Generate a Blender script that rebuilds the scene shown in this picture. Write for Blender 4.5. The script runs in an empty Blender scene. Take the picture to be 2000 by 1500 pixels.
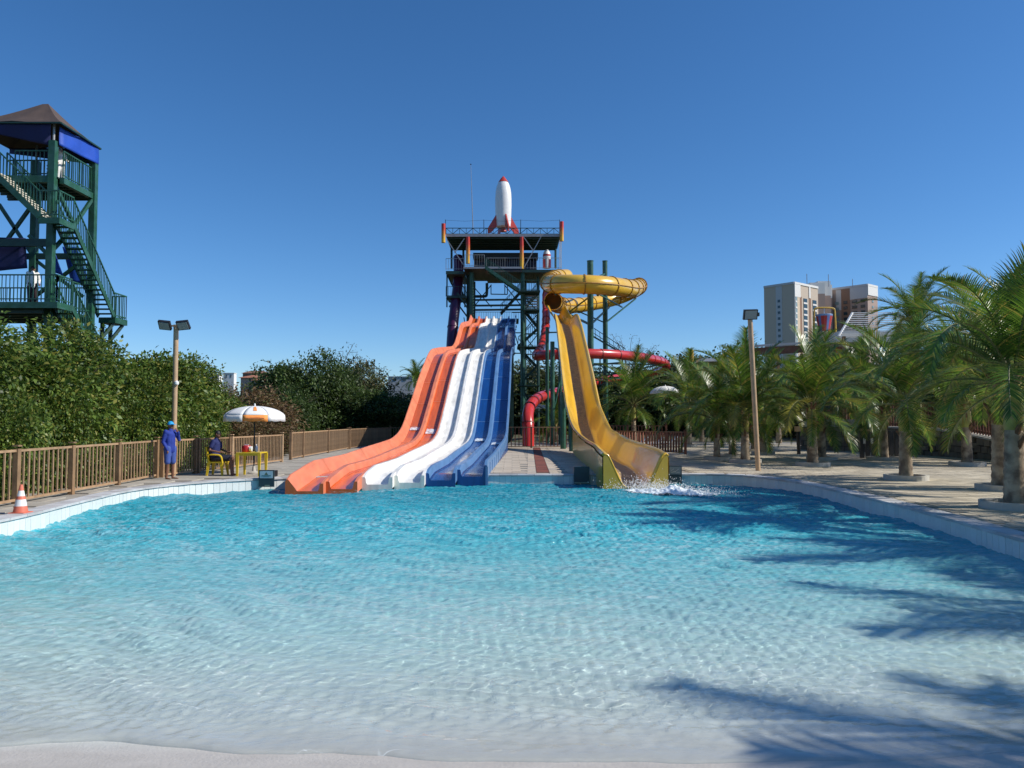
import bpy, bmesh, math, random
import numpy as np
from mathutils import Vector, Matrix
from mathutils.geometry import tessellate_polygon
random.seed(7); np.random.seed(7)
rad = math.radians
scene = bpy.context.scene
col = scene.collection

# ------------------------------------------------------------------ camera
HC = 1.75            # eye height over the deck (z = 0)
FPX = 1503.0         # focal length in pixels of the 2000 px wide picture
PITCH = math.atan(68 / FPX)
cam_d = bpy.data.cameras.new('camera')
cam = bpy.data.objects.new('camera', cam_d); col.objects.link(cam)
cam.location = (0, 0, HC); cam.rotation_euler = (math.pi / 2 + PITCH, 0, 0)
cam_d.sensor_width = 36; cam_d.lens = 36 * FPX / 2000
cam_d.clip_start = 0.1; cam_d.clip_end = 6000
scene.camera = cam

# ------------------------------------------------------------------ light
SUN_EL, SUN_AZ = rad(38.5), rad(97)      # azimuth clockwise from +Y (the view direction)
w = bpy.data.worlds.new('World'); scene.world = w; w.use_nodes = True
nt = w.node_tree; bg = nt.nodes['Background']
sky = nt.nodes.new('ShaderNodeTexSky'); sky.sky_type = 'NISHITA'; sky.sun_disc = False
sky.sun_elevation = SUN_EL; sky.sun_rotation = SUN_AZ
sky.air_density = 0.85; sky.dust_density = 0.25; sky.ozone_density = 6.0; sky.altitude = 200
hsv = nt.nodes.new('ShaderNodeHueSaturation'); hsv.inputs['Saturation'].default_value = 1.16
nt.links.new(sky.outputs[0], hsv.inputs['Color']); nt.links.new(hsv.outputs[0], bg.inputs[0]); bg.inputs[1].default_value = 0.138
sd = bpy.data.lights.new('sun', 'SUN'); sun = bpy.data.objects.new('sun', sd); col.objects.link(sun)
sd.energy = 5.0; sd.angle = rad(0.53); sd.color = (1.0, 0.95, 0.87)
sdir = Vector((math.sin(SUN_AZ) * math.cos(SUN_EL), math.cos(SUN_AZ) * math.cos(SUN_EL), math.sin(SUN_EL)))
sun.rotation_euler = sdir.to_track_quat('Z', 'Y').to_euler(); sun.location = (30, -5, 30)
scene.view_settings.view_transform = 'Standard'; scene.view_settings.look = 'None'
scene.view_settings.exposure = 0.0; scene.view_settings.gamma = 1.0
scene.view_settings.use_curve_mapping = False
scene.cycles.max_bounces = 8; scene.cycles.transparent_max_bounces = 16
scene.cycles.caustics_reflective = False; scene.cycles.caustics_refractive = True; scene.cycles.sample_clamp_indirect = 4

def P(px, py, d):
    """world point seen at pixel (px,py) of the photograph, at world distance y = d"""
    xc = (px - 1000) / FPX; yc = (750 - py) / FPX
    c, s = math.cos(PITCH), math.sin(PITCH)
    dy = c - yc * s
    return Vector((xc / dy * d, d, HC + (s + yc * c) / dy * d))
def G(px, py, z=0.0):
    xc = (px - 1000) / FPX; yc = (750 - py) / FPX
    c, s = math.cos(PITCH), math.sin(PITCH)
    dx, dy, dz = xc, c - yc * s, s + yc * c
    t = (z - HC) / dz
    return Vector((dx * t, dy * t, z))

# ------------------------------------------------------------------ materials
MATS = {}
def mat(name, c, rough=0.6, metal=0.0, var=0.12, vscale=3.0, bump=0.0, bscale=20.0, spec=0.5, coat=0.0,
        per=0.0, c2=None, c2scale=1.0, c2thr=0.5, stretch=None):
    """principled material: base colour mottled by noise, optional second colour in patches, island variation"""
    if name in MATS: return MATS[name]
    m = bpy.data.materials.new(name); m.use_nodes = True; MATS[name] = m
    n = m.node_tree.nodes; l = m.node_tree.links; b = n['Principled BSDF']
    b.inputs['Roughness'].default_value = rough; b.inputs['Metallic'].default_value = metal
    b.inputs['Specular IOR Level'].default_value = spec; b.inputs['Coat Weight'].default_value = coat
    tc = n.new('ShaderNodeTexCoord'); vec = tc.outputs['Object']
    if stretch:
        mp = n.new('ShaderNodeMapping'); mp.inputs['Scale'].default_value = stretch
        l.new(vec, mp.inputs[0]); vec = mp.outputs[0]
    base = n.new('ShaderNodeRGB'); base.outputs[0].default_value = (*c, 1); out = base.outputs[0]
    if c2:
        nz = n.new('ShaderNodeTexNoise'); nz.inputs['Scale'].default_value = c2scale; nz.inputs['Detail'].default_value = 6
        l.new(vec, nz.inputs['Vector'])
        r = n.new('ShaderNodeMapRange'); r.inputs['From Min'].default_value = c2thr - 0.08; r.inputs['From Max'].default_value = c2thr + 0.12
        l.new(nz.outputs['Fac'], r.inputs['Value'])
        mx = n.new('ShaderNodeMix'); mx.data_type = 'RGBA'; l.new(r.outputs[0], mx.inputs[0])
        l.new(out, mx.inputs[6]); mx.inputs[7].default_value = (*c2, 1); out = mx.outputs[2]
    hs = n.new('ShaderNodeHueSaturation'); l.new(out, hs.inputs['Color'])
    val = None
    if var:
        nz = n.new('ShaderNodeTexNoise'); nz.inputs['Scale'].default_value = vscale; nz.inputs['Detail'].default_value = 5
        l.new(vec, nz.inputs['Vector'])
        r = n.new('ShaderNodeMapRange'); r.inputs['From Min'].default_value = 0.3; r.inputs['From Max'].default_value = 0.7
        r.inputs['To Min'].default_value = 1 - var; r.inputs['To Max'].default_value = 1 + var
        l.new(nz.outputs['Fac'], r.inputs['Value']); val = r.outputs[0]
    if per:
        g = n.new('ShaderNodeNewGeometry'); oi = n.new('ShaderNodeObjectInfo')
        a = n.new('ShaderNodeMath'); a.operation = 'ADD'; l.new(g.outputs['Random Per Island'], a.inputs[0]); l.new(oi.outputs['Random'], a.inputs[1])
        f = n.new('ShaderNodeMath'); f.operation = 'FRACT'; l.new(a.outputs[0], f.inputs[0])
        r = n.new('ShaderNodeMapRange'); r.inputs['To Min'].default_value = 1 - per; r.inputs['To Max'].default_value = 1 + per
        l.new(f.outputs[0], r.inputs['Value'])
        if val is None: val = r.outputs[0]
        else:
            mu = n.new('ShaderNodeMath'); mu.operation = 'MULTIPLY'; l.new(val, mu.inputs[0]); l.new(r.outputs[0], mu.inputs[1]); val = mu.outputs[0]
    if val is not None: l.new(val, hs.inputs['Value'])
    l.new(hs.outputs[0], b.inputs['Base Color'])
    if bump:
        nz = n.new('ShaderNodeTexNoise'); nz.inputs['Scale'].default_value = bscale; nz.inputs['Detail'].default_value = 6
        l.new(vec, nz.inputs['Vector'])
        bp = n.new('ShaderNodeBump'); bp.inputs['Strength'].default_value = bump; bp.inputs['Distance'].default_value = 0.02
        l.new(nz.outputs['Fac'], bp.inputs['Height']); l.new(bp.outputs[0], b.inputs['Normal'])
    return m

def leaf_mat(name, dark, light, gloss=0.35, dead=None, transl=0.35):
    if name in MATS: return MATS[name]
    m = bpy.data.materials.new(name); m.use_nodes = True; MATS[name] = m
    n = m.node_tree.nodes; l = m.node_tree.links; b = n['Principled BSDF']; out = n['Material Output']
    g = n.new('ShaderNodeNewGeometry'); oi = n.new('ShaderNodeObjectInfo')
    a = n.new('ShaderNodeMath'); a.operation = 'ADD'; l.new(g.outputs['Random Per Island'], a.inputs[0]); l.new(oi.outputs['Random'], a.inputs[1])
    f = n.new('ShaderNodeMath'); f.operation = 'FRACT'; l.new(a.outputs[0], f.inputs[0])
    r = n.new('ShaderNodeValToRGB'); l.new(f.outputs[0], r.inputs[0])
    e = r.color_ramp.elements
    e[0].color = (*dark, 1); e[0].position = 0.0; e[1].color = (*light, 1); e[1].position = 0.8
    if dead: k = e.new(0.93); k.color = (*dead, 1)
    # clump scale variation
    tc = n.new('ShaderNodeTexCoord'); nz = n.new('ShaderNodeTexNoise'); nz.inputs['Scale'].default_value = 0.8; l.new(tc.outputs['Object'], nz.inputs['Vector'])
    mr = n.new('ShaderNodeMapRange'); mr.inputs['From Min'].default_value = .35; mr.inputs['From Max'].default_value = .65
    mr.inputs['To Min'].default_value = .7; mr.inputs['To Max'].default_value = 1.35; l.new(nz.outputs[0], mr.inputs[0])
    hs = n.new('ShaderNodeHueSaturation'); l.new(r.outputs[0], hs.inputs['Color']); l.new(mr.outputs[0], hs.inputs['Value'])
    l.new(hs.outputs[0], b.inputs['Base Color']); b.inputs['Roughness'].default_value = gloss
    b.inputs['Specular IOR Level'].default_value = 0.5
    t = n.new('ShaderNodeBsdfTranslucent'); l.new(hs.outputs[0], t.inputs[0])
    mx = n.new('ShaderNodeMixShader'); mx.inputs[0].default_value = transl
    l.new(b.outputs[0], mx.inputs[1]); l.new(t.outputs[0], mx.inputs[2]); l.new(mx.outputs[0], out.inputs[0])
    return m

# ------------------------------------------------------------------ object helpers
def wpos(o):
    v = Vector((0, 0, 0))
    while o is not None: v += Vector(o.location); o = o.parent
    return v
def props(o, label=None, cat=None, group=None, kind=None):
    if label: o['label'] = label
    if cat: o['category'] = cat
    if group: o['group'] = group
    if kind: o['kind'] = kind
    return o
def thing(name, label, cat, loc=(0, 0, 0), group=None, kind=None):
    o = bpy.data.objects.new(name, None); col.objects.link(o); o.location = loc
    o.empty_display_size = 0.3
    return props(o, label, cat, group, kind)
def place(name, me, parent=None, loc=None, rot=None, scale=None, world=True):
    o = bpy.data.objects.new(name, me); col.objects.link(o)
    if parent is not None:
        o.parent = parent
        o.location = (Vector(loc) if loc is not None else Vector((0, 0, 0))) - (wpos(parent) if world else Vector((0, 0, 0)))
    elif loc is not None: o.location = loc
    if rot is not None: o.rotation_euler = rot
    if scale is not None: o.scale = scale
    return o
class MB:
    """collects faces in world (or local) coordinates; build() makes ONE mesh object"""
    def __init__(s): s.v = []; s.f = []; s.mi = []; s.m = 0
    def add(s, vs, fs):
        o = len(s.v); s.v += [tuple(v) for v in vs]
        for f in fs: s.f.append(tuple(i + o for i in f)); s.mi.append(s.m)
        return s
    def box(s, c, size, R=None):
        hx, hy, hz = size[0] / 2, size[1] / 2, size[2] / 2
        vs = [Vector((x, y, z)) for x in (-hx, hx) for y in (-hy, hy) for z in (-hz, hz)]
        if R is not None: vs = [R @ v for v in vs]
        vs = [v + Vector(c) for v in vs]
        return s.add(vs, [(0, 1, 3, 2), (4, 6, 7, 5), (0, 4, 5, 1), (2, 3, 7, 6), (0, 2, 6, 4), (1, 5, 7, 3)])
    def box2(s, a, b):
        a = Vector(a); b = Vector(b)
        return s.box((a + b) / 2, [abs(b[i] - a[i]) for i in range(3)])
    def bar(s, a, b, wx=0.05, wy=None):
        a = Vector(a); b = Vector(b); d = b - a; L = d.length
        if L < 1e-6: return s
        wy = wy or wx
        q = d.to_track_quat('Z', 'Y' if abs(d.normalized().y) < 0.95 else 'X').to_matrix()
        if abs(d.normalized().z) > 0.999: q = Matrix.Identity(3)
        return s.box((a + b) / 2, (wx, wy, L), q)
    def tube(s, pts, r, n=10, cap=True, up=None):
        pts = [Vector(p) for p in pts]; k = len(pts)
        rs = r if hasattr(r, '__len__') else [r] * k
        T = []
        for i in range(k):
            t = (pts[min(i + 1, k - 1)] - pts[max(i - 1, 0)]).normalized(); T.append(t)
        u = up or (Vector((0, 0, 1)) if abs(T[0].z) < 0.9 else Vector((1, 0, 0)))
        u = (u - T[0] * u.dot(T[0])).normalized(); vs = []
        for i in range(k):
            if i:
                u = u - T[i] * u.dot(T[i]); u.normalize()
            w_ = T[i].cross(u)
            for j in range(n):
                a = 2 * math.pi * j / n
                vs.append(pts[i] + (u * math.cos(a) + w_ * math.sin(a)) * rs[i])
        fs = [(i * n + j, i * n + (j + 1) % n, (i + 1) * n + (j + 1) % n, (i + 1) * n + j) for i in range(k - 1) for j in range(n)]
        if cap: fs += [tuple(range(n))[::-1], tuple(range((k - 1) * n, k * n))]
        return s.add(vs, fs)
    def lathe(s, prof, c=(0, 0, 0), n=20, cap=True):
        c = Vector(c); vs = []; k = len(prof)
        for r, z in prof:
            for j in range(n):
                a = 2 * math.pi * j / n; vs.append(c + Vector((r * math.cos(a), r * math.sin(a), z)))
        fs = [(i * n + j, i * n + (j + 1) % n, (i + 1) * n + (j + 1) % n, (i + 1) * n + j) for i in range(k - 1) for j in range(n)]
        if cap: fs += [tuple(range(n))[::-1], tuple(range((k - 1) * n, k * n))]
        return s.add(vs, fs)
    def mesh(s, name, m, smooth=False):
        me = bpy.data.meshes.new(name); me.from_pydata(s.v, [], s.f)
        ms = m if isinstance(m, (list, tuple)) else [m]
        for q in ms: me.materials.append(q)
        if len(ms) > 1: me.polygons.foreach_set('material_index', s.mi)
        if smooth:
            me.polygons.foreach_set('use_smooth', [True] * len(me.polygons))
            me.set_sharp_from_angle(angle=rad(40))
        me.update(); return me
    def build(s, name, m, parent=None, smooth=False, kind=None, label=None, loc=None):
        if loc is not None:                       # centre the mesh on loc
            L = Vector(loc); s.v = [tuple(Vector(v) - L) for v in s.v]
            o = place(name, s.mesh(name, m, smooth), parent, L)
        else: o = place(name, s.mesh(name, m, smooth), parent)
        if kind: o['kind'] = kind
        if label: o['label'] = label
        return o
def npmesh(name, V, F, m, smooth=False, nper=4):
    """fast mesh from numpy arrays, all faces of nper corners"""
    me = bpy.data.meshes.new(name); V = np.asarray(V, dtype=np.float32); F = np.asarray(F, dtype=np.int32)
    me.vertices.add(len(V)); me.vertices.foreach_set('co', V.ravel())
    me.loops.add(F.size); me.loops.foreach_set('vertex_index', F.ravel())
    me.polygons.add(len(F)); me.polygons.foreach_set('loop_start', np.arange(0, F.size, nper, dtype=np.int32))
    if smooth: me.polygons.foreach_set('use_smooth', np.ones(len(F), dtype=bool))
    me.materials.append(m); me.update(); me.validate(); return me
def smooth_path(pts, step=0.3, iters=3):
    """resampled and rounded polyline"""
    pts = [Vector(p) for p in pts]
    for _ in range(iters):
        q = [pts[0]]
        for a, b in zip(pts, pts[1:]): q += [a * .75 + b * .25, a * .25 + b * .75]
        q.append(pts[-1]); pts = q
    out = [pts[0]]; acc = 0
    for a, b in zip(pts, pts[1:]):
        L = (b - a).length
        if acc + L >= step: out.append(b); acc = 0
        else: acc += L
    out.append(pts[-1]); return out

# colours
M_deck = mat('deck_concrete', (0.36, 0.33, 0.28), 0.85, var=.18, vscale=1.3, bump=.3, bscale=30, c2=(0.27, .245, .205), c2scale=.5)
M_paver = mat('paver_stone', (0.52, 0.45, 0.33), 0.85, var=.14, vscale=5, bump=.4, bscale=40, per=.22, c2=(.42, .36, .27), c2scale=.6)
M_slab = mat('slab_stone', (0.50, 0.41, 0.30), 0.85, var=.12, vscale=3, bump=.3, bscale=40, per=.12, c2=(.44, .38, .31), c2scale=.8)
M_redtile = mat('red_tile', (0.20, 0.06, 0.035), 0.8, per=.2, bump=.2)
M_coping = mat('coping_stone', (0.55, 0.55, 0.55), 0.7, var=.15, vscale=2, bump=.3, bscale=40, per=.08, c2=(.42, .41, .40), c2scale=1.2)
M_tile = mat('wall_tile', (0.72, 0.74, 0.71), 0.25, per=.06, var=.05, vscale=8)
M_grout = mat('pool_plaster', (0.46, 0.50, 0.49), 0.7)
M_green = mat('green_paint', (0.016, 0.080, 0.042), 0.45, var=.25, vscale=2, c2=(.03, .10, .075), c2scale=3)
M_dgreen = mat('dark_green_steel', (0.012, 0.045, 0.035), 0.5, var=.25)
M_wood = mat('brown_fence_wood', (0.37, 0.235, 0.13), 0.6, var=.2, vscale=6, bump=.15, bscale=30, per=.12)
M_wood2 = mat('dark_fence_wood', (0.24, 0.145, 0.075), 0.7, var=.25, vscale=4, bump=.2, per=.15)
M_redwood = mat('reddish_fence_wood', (0.22, 0.085, 0.05), 0.7, var=.2, per=.2)
M_tan = mat('tan_painted_pole', (0.46, 0.31, 0.18), 0.55, var=.15, vscale=4)
M_white = mat('white_paint', (0.78, 0.77, 0.74), 0.4, var=.06)
M_grey = mat('grey_steel', (0.33, 0.33, 0.34), 0.45, metal=.3, var=.1)
M_black = mat('black_plastic', (0.02, 0.02, 0.022), 0.4, var=.1)
M_glass = mat('lamp_glass', (0.32, 0.36, 0.36), 0.12, var=.1, vscale=20)
M_blueTarp = mat('blue_canvas', (0.012, 0.07, 0.42), 0.6, var=.1, vscale=2, bump=.3, bscale=4)
M_brownTarp = mat('brown_canvas_roof', (0.085, 0.058, 0.046), 0.75, var=.15, vscale=2, bump=.4, bscale=3)
M_stone = mat('rubble_stone', (0.17, 0.145, 0.11), 0.9, var=.25, vscale=3, bump=.8, bscale=12, per=.3)
M_conc = mat('light_concrete', (0.48, 0.45, 0.39), 0.85, var=.15, vscale=3, bump=.3, bscale=30)
M_soil = mat('bare_soil', (0.075, 0.055, 0.038), 0.95, bump=.5)
M_trunk = mat('tree_bark', (0.11, 0.08, 0.055), 0.9, var=.3, bump=.6, bscale=15)
M_skin = mat('brown_skin', (0.19, 0.085, 0.05), 0.5, var=.08)
# ================================================================== SETTING
def catmull(pts, step):
    P_ = [np.array(p, float) for p in pts]; P_ = [2 * P_[0] - P_[1]] + P_ + [2 * P_[-1] - P_[-2]]; dense = []
    for i in range(1, len(P_) - 2):
        a, b, c, d = P_[i - 1:i + 3]
        for t in np.linspace(0, 1, 40, endpoint=False):
            dense.append(.5 * (2 * b + (c - a) * t + (2 * a - 5 * b + 4 * c - d) * t * t + (-a + 3 * b - 3 * c + d) * t ** 3))
    dense.append(P_[-2]); dense = np.array(dense)
    s = np.concatenate([[0], np.cumsum(np.linalg.norm(np.diff(dense, axis=0), axis=1))])
    n = int(s[-1] / step); q = np.linspace(0, s[-1], n + 1)
    return np.stack([np.interp(q, s, dense[:, k]) for k in (0, 1)], 1)
OUT = catmull([(-8.6, -6), (-8.6, 0), (-8.65, 6), (-8.75, 13.1), (-9.05, 16), (-9.3, 18.6), (-9.0, 20.3), (-8.4, 21.4), (-7.5, 22.2),
               (-6.3, 22.9), (-4, 23.5), (-1, 23.9), (1.7, 23.95), (5.0, 24.2), (6.5, 24.1), (7.2, 23.6), (7.6, 22.5),
               (7.85, 21), (7.85, 16.7), (7.6, 13.3), (7.38, 11.1), (7.1, 5), (6.9, 0), (6.9, -6)], 0.18)
tan_ = np.gradient(OUT, axis=0); tan_ /= np.linalg.norm(tan_, axis=1)[:, None]
NRM = np.stack([-tan_[:, 1], tan_[:, 0]], 1)          # points outwards (left of travel)
def ring(off): return OUT + NRM * off
WZ = -0.28
def holed(outer, hole, z, name, m, kind='structure'):
    o_ = [Vector((x, y, z)) for x, y in outer]; h_ = [Vector((x, y, z)) for x, y in hole]
    tris = tessellate_polygon([o_, h_]); vs = o_ + h_
    b = MB(); b.add(vs, [t for t in tris]); ob = b.build(name, m)
    bm = bmesh.new(); bm.from_mesh(ob.data); bmesh.ops.recalc_face_normals(bm, faces=bm.faces)
    for f in bm.faces:
        if f.normal.z < 0: f.normal_flip()
    bm.to_mesh(ob.data); bm.free(); ob['kind'] = kind; return ob
hole_c = [tuple(p) for p in ring(.36)[::4]]
deck = holed([(-10.75, -7), (46, -7), (46, 58), (-9.3, 58), (-9.6, 30), (-10.75, 20)], hole_c, 0.0, 'deck', M_deck)
# terrain: flat land round the park, hills beyond
M_ground = mat('dry_ground', (0.10, 0.085, 0.045), 0.95, var=.3, vscale=.4, bump=.5, bscale=3, c2=(.05, .07, .025), c2scale=.15)
hole_g = [tuple(p) for p in ring(.8)[::4]]
R0 = 130.0
outer = [(R0 * math.cos(a), R0 * math.sin(a)) for a in np.linspace(0, 2 * math.pi, 72, endpoint=False)]
ground = holed(outer, hole_g, -0.12, 'ground', M_ground)
def hill_z(x, y):
    r = math.hypot(x, y); t = max(0, min(1, (r - R0) / 220)); t = t * t * (3 - 2 * t)
    a = math.atan2(x, y)
    return -0.12 + t * (9 + 5 * math.sin(a * 2.3 + 1.2) + 2.5 * math.sin(a * 7 + 2)) + max(0, (r - 400)) * 0.004
b = MB(); rr = [R0, 150, 180, 215, 250, 300, 370, 500, 800, 1500, 4000]; na = 72
vs = []
for r in rr:
    for a in np.linspace(0, 2 * math.pi, na, endpoint=False):
        x, y = r * math.cos(a), r * math.sin(a); vs.append((x, y, hill_z(x, y)))
b.add(vs, [(i * na + j, i * na + (j + 1) % na, (i + 1) * na + (j + 1) % na, (i + 1) * na + j) for i in range(len(rr) - 1) for j in range(na)])
hills = b.build('hills', mat('hill_grass', (0.075, 0.09, 0.035), 0.95, var=.3, vscale=.05, c2=(.13, .11, .06), c2scale=.02), smooth=True); hills['kind'] = 'structure'

# pool wall with its tiles, coping stones
pw = thing('pool_wall', None, None, kind='structure')
b = MB(); n = len(OUT); A = ring(0.012); B = ring(.25)
vs = [(x, y, -0.015) for x, y in A] + [(x, y, -1.6) for x, y in A] + [(x, y, -0.015) for x, y in B] + [(x, y, -1.6) for x, y in B]
b.add(vs, [(i, i + 1, n + i + 1, n + i) for i in range(n - 1)] + [(i, 2 * n + i, 2 * n + i + 1, i + 1) for i in range(n - 1)] + [(2 * n + i, 3 * n + i, 3 * n + i + 1, 2 * n + i + 1) for i in range(n - 1)])
b.build('wall_body', M_grout, pw)
tile = MB().box((0, 0, 0), (0.173, 0.016, 0.50)).mesh('tile', M_tile)
mid = (OUT[1:] + OUT[:-1]) / 2; cnt = 0
vis = [i for i in range(n - 1) if mid[i][1] > 10.2 and not (-5.8 < mid[i][0] < -1.2 and mid[i][1] > 20) and not (2.9 < mid[i][0] < 4.6 and mid[i][1] > 20)]
rest = MB()
for i in range(n - 1):
    a = math.atan2(tan_[i][1], tan_[i][0]); z = -.28 + random.uniform(-.003, .003)
    nn = NRM[i]; c = (mid[i][0] + nn[0] * .006, mid[i][1] + nn[1] * .006, z)
    if i in vis and cnt < 298:
        place('tile', tile, pw, c, (0, 0, a), (1, random.uniform(.8, 1.2), 1)); cnt += 1
    else: rest.box(c, (.170, .016, .50), Matrix.Rotation(a, 3, 'Z'))
rest.build('lower_tiles', M_tile, pw, kind='stuff')
# coping: one stone per two tiles
cp = thing('pool_coping', None, None, kind='structure')
cs = 0; restc = MB()
for i in range(0, n - 3, 3):
    p, q = OUT[i], OUT[i + 3]; m_ = (p + q) / 2; d = q - p; L = np.linalg.norm(d); a = math.atan2(d[1], d[0]); nn = NRM[i + 1]
    c = (m_[0] + nn[0] * .165, m_[1] + nn[1] * .165, .004 + random.uniform(-.002, .002))
    bb = MB().box(c, (L - .008, .40, .045), Matrix.Rotation(a, 3, 'Z'))
    if m_[1] > 9.5: bb.build('coping_stone', M_coping, cp)
    else: restc.add(bb.v, bb.f)
restc.build('near_coping', M_coping, cp, kind='stuff')

# pool floor: beach slope
xs = np.linspace(-9.7, 8.3, 150); ys = np.concatenate([np.linspace(-6, 3, 30), np.linspace(3.1, 9, 90), np.linspace(9.2, 24.6, 60)])
X, Y = np.meshgrid(xs, ys)
def vnoise(X, Y, s, seed, oct=3):
    rng = np.random.RandomState(seed); Z = np.zeros_like(X); amp = 1
    for o in range(oct):
        for k in range(6):
            th = rng.uniform(0, math.pi * 2); f = s * 2 ** o * rng.uniform(.7, 1.4); ph = rng.uniform(0, 6.28)
            Z += amp * np.sin(f * (X * math.cos(th) + Y * math.sin(th)) + ph) / 6
        amp *= .5
    return Z
SH = 4.66
def floor_z(Y): return WZ - np.where(Y > SH, (Y - SH) * 0.045 + np.maximum(0, Y - 9) * .03, (Y - SH) * 0.04)
Zf = floor_z(Y) + 0.0018 * vnoise(X, Y, 1.5, 3) + .0006 * vnoise(X, Y, 9, 5)
V = np.stack([X, Y, Zf], -1).reshape(-1, 3); ny, nx = X.shape
F = np.array([(j * nx + i, j * nx + i + 1, (j + 1) * nx + i + 1, (j + 1) * nx + i) for j in range(ny - 1) for i in range(nx - 1)])
M_floor = bpy.data.materials.new('wet_beach_floor'); M_floor.use_nodes = True
n_ = M_floor.node_tree.nodes; l_ = M_floor.node_tree.links; bs = n_['Principled BSDF']
tc = n_.new('ShaderNodeTexCoord')
nz = n_.new('ShaderNodeTexNoise'); nz.inputs['Scale'].default_value = 3.4; nz.inputs['Detail'].default_value = 10; nz.inputs['Roughness'].default_value = .7
mp = n_.new('ShaderNodeMapping'); mp.inputs['Scale'].default_value = (1, 2.2, 1); mp.inputs['Rotation'].default_value = (0, 0, .15)
l_.new(tc.outputs['Object'], mp.inputs[0]); l_.new(mp.outputs[0], nz.inputs['Vector'])
cr = n_.new('ShaderNodeValToRGB'); cr.color_ramp.elements[0].position = .35; cr.color_ramp.elements[1].position = .68
cr.color_ramp.elements[0].color = (.80, .775, .73, 1); cr.color_ramp.elements[1].color = (.90, .88, .84, 1)
l_.new(nz.outputs['Fac'], cr.inputs[0])
spf = n_.new('ShaderNodeSeparateXYZ'); l_.new(tc.outputs['Object'], spf.inputs[0])
mrf = n_.new('ShaderNodeMapRange'); mrf.inputs['From Min'].default_value = 4.4; mrf.inputs['From Max'].default_value = 13; l_.new(spf.outputs['Y'], mrf.inputs['Value'])
crf = n_.new('ShaderNodeValToRGB'); ef = crf.color_ramp.elements; ef[0].color = (.58, .55, .51, 1); ef[1].color = (.08, .66, .78, 1)
for ps_, c_ in ((.045, (.60, .57, .53)), (.11, (.86, .98, .94)), (.3, (.62, .92, .94)), (.6, (.22, .78, .86))):  # floor colour paler past the shoreline, making up for weak sun under water
    kf = ef.new(ps_); kf.color = (*c_, 1)
l_.new(mrf.outputs[0], crf.inputs[0]); mxf = n_.new('ShaderNodeMix'); mxf.data_type = 'RGBA'; mxf.blend_type = 'MULTIPLY'; mxf.inputs[0].default_value = 1
l_.new(cr.outputs[0], mxf.inputs[6]); l_.new(crf.outputs[0], mxf.inputs[7]); l_.new(mxf.outputs[2], bs.inputs['Base Color'])
nz2 = n_.new('ShaderNodeTexNoise'); nz2.inputs['Scale'].default_value = 45; nz2.inputs['Detail'].default_value = 5
l_.new(tc.outputs['Object'], nz2.inputs['Vector'])
bp = n_.new('ShaderNodeBump'); bp.inputs['Strength'].default_value = .6; bp.inputs['Distance'].default_value = .006
l_.new(nz2.outputs['Fac'], bp.inputs['Height']); l_.new(bp.outputs[0], bs.inputs['Normal'])
rr_ = n_.new('ShaderNodeMapRange'); rr_.inputs['To Min'].default_value = .30; rr_.inputs['To Max'].default_value = .75
l_.new(nz.outputs['Fac'], rr_.inputs['Value']); l_.new(rr_.outputs[0], bs.inputs['Roughness'])
fl = place('pool_floor', npmesh('pool_floor', V, F, M_floor, True)); fl['kind'] = 'structure'

WAVE = .0135
# water surface: real waves plus fine ripple relief
ys = [4.0]
while ys[-1] < 24.5: ys.append(ys[-1] + .0105 + max(0, ys[-1] - 6.5) * .0035)
ys = np.array(ys); NXW = 860; u = np.linspace(-1, 1, NXW)
U, Y = np.meshgrid(u, ys)
hw = np.clip(.72 * Y + 1.0, 0, 9.0); hw = np.where(hw > 8.9, 9.0, hw)
au = np.abs(U); X = np.sign(U) * np.where(au < .86, au / .86 * hw, hw + (au - .86) / .14 * (9.2 - hw)) - .7 * np.clip((Y - 4) / 8, 0, 1)
def ridged(X, Y, s, seed, ay=1.0):
    a = vnoise(X * .55, Y * ay, s, seed, 3); return 1 - np.abs(a) * 1.8
def waves(X, Y, L0, L1, n, seed, th0, spread):
    """sum of n sine trains, wavelengths L0..L1, crests turned th0 from the x axis"""
    r = np.random.RandomState(seed); Z = np.zeros_like(X); tot = 0
    for i in range(n):
        L = math.exp(r.uniform(math.log(L0), math.log(L1))); th = math.pi / 2 + th0 + r.normal() * spread; k = 2 * math.pi / L; a = L ** 1.35; ph = r.uniform(0, 6.28)
        q = k * (X * math.cos(th) + Y * math.sin(th)) + ph
        Z += a * (np.sin(q) + .25 * np.sin(2 * q + 1.5)); tot += a * a
    return Z / math.sqrt(tot)
near = np.clip((WZ - floor_z(Y)) * 3.5, 0, 1) ** 1.5
wx = X + .25 * vnoise(X, Y, 1.1, 61, 2); wy = Y + .22 * vnoise(X, Y, .9, 62, 3)
amp = np.minimum(1, .34 * np.maximum(0, WZ - floor_z(Y)) / WAVE) * (.8 + .45 * vnoise(X, Y, .6, 63, 2)) * (1 + .5 * np.clip((Y - 8) / 6, 0, 1))
Zw = WZ + WAVE * amp * waves(wx, wy, .16, .75, 30, 71, -.22, .30)
Zw += WAVE * .45 * amp * waves(wx, wy, .07, .22, 22, 72, .35, .7) 
Zw += near * (.018 * vnoise(X * .6, Y, 1.6, 11, 3)) + .03 * np.sin(Y * .9 + X * .25) * near
Zw += np.clip((Y - 9) / 6, 0, 1) * (.030 * vnoise(X * .8, Y, 2.6, 19, 4))
Zw += np.exp(-((X + 9.0) / .35) ** 2) * .05 * (1 + vnoise(X, Y, 3, 77)) * (Y > 12)      # water slapping up the left wall
front = SH - .05 + .34 * vnoise(X, X * 0, .8, 5, 3) + .06 * vnoise(X, X * 0, 4.2, 8, 3) + .010 * vnoise(X, X * 0, 17, 9, 2)
Zfl = floor_z(Y); dd = Y - front
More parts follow.
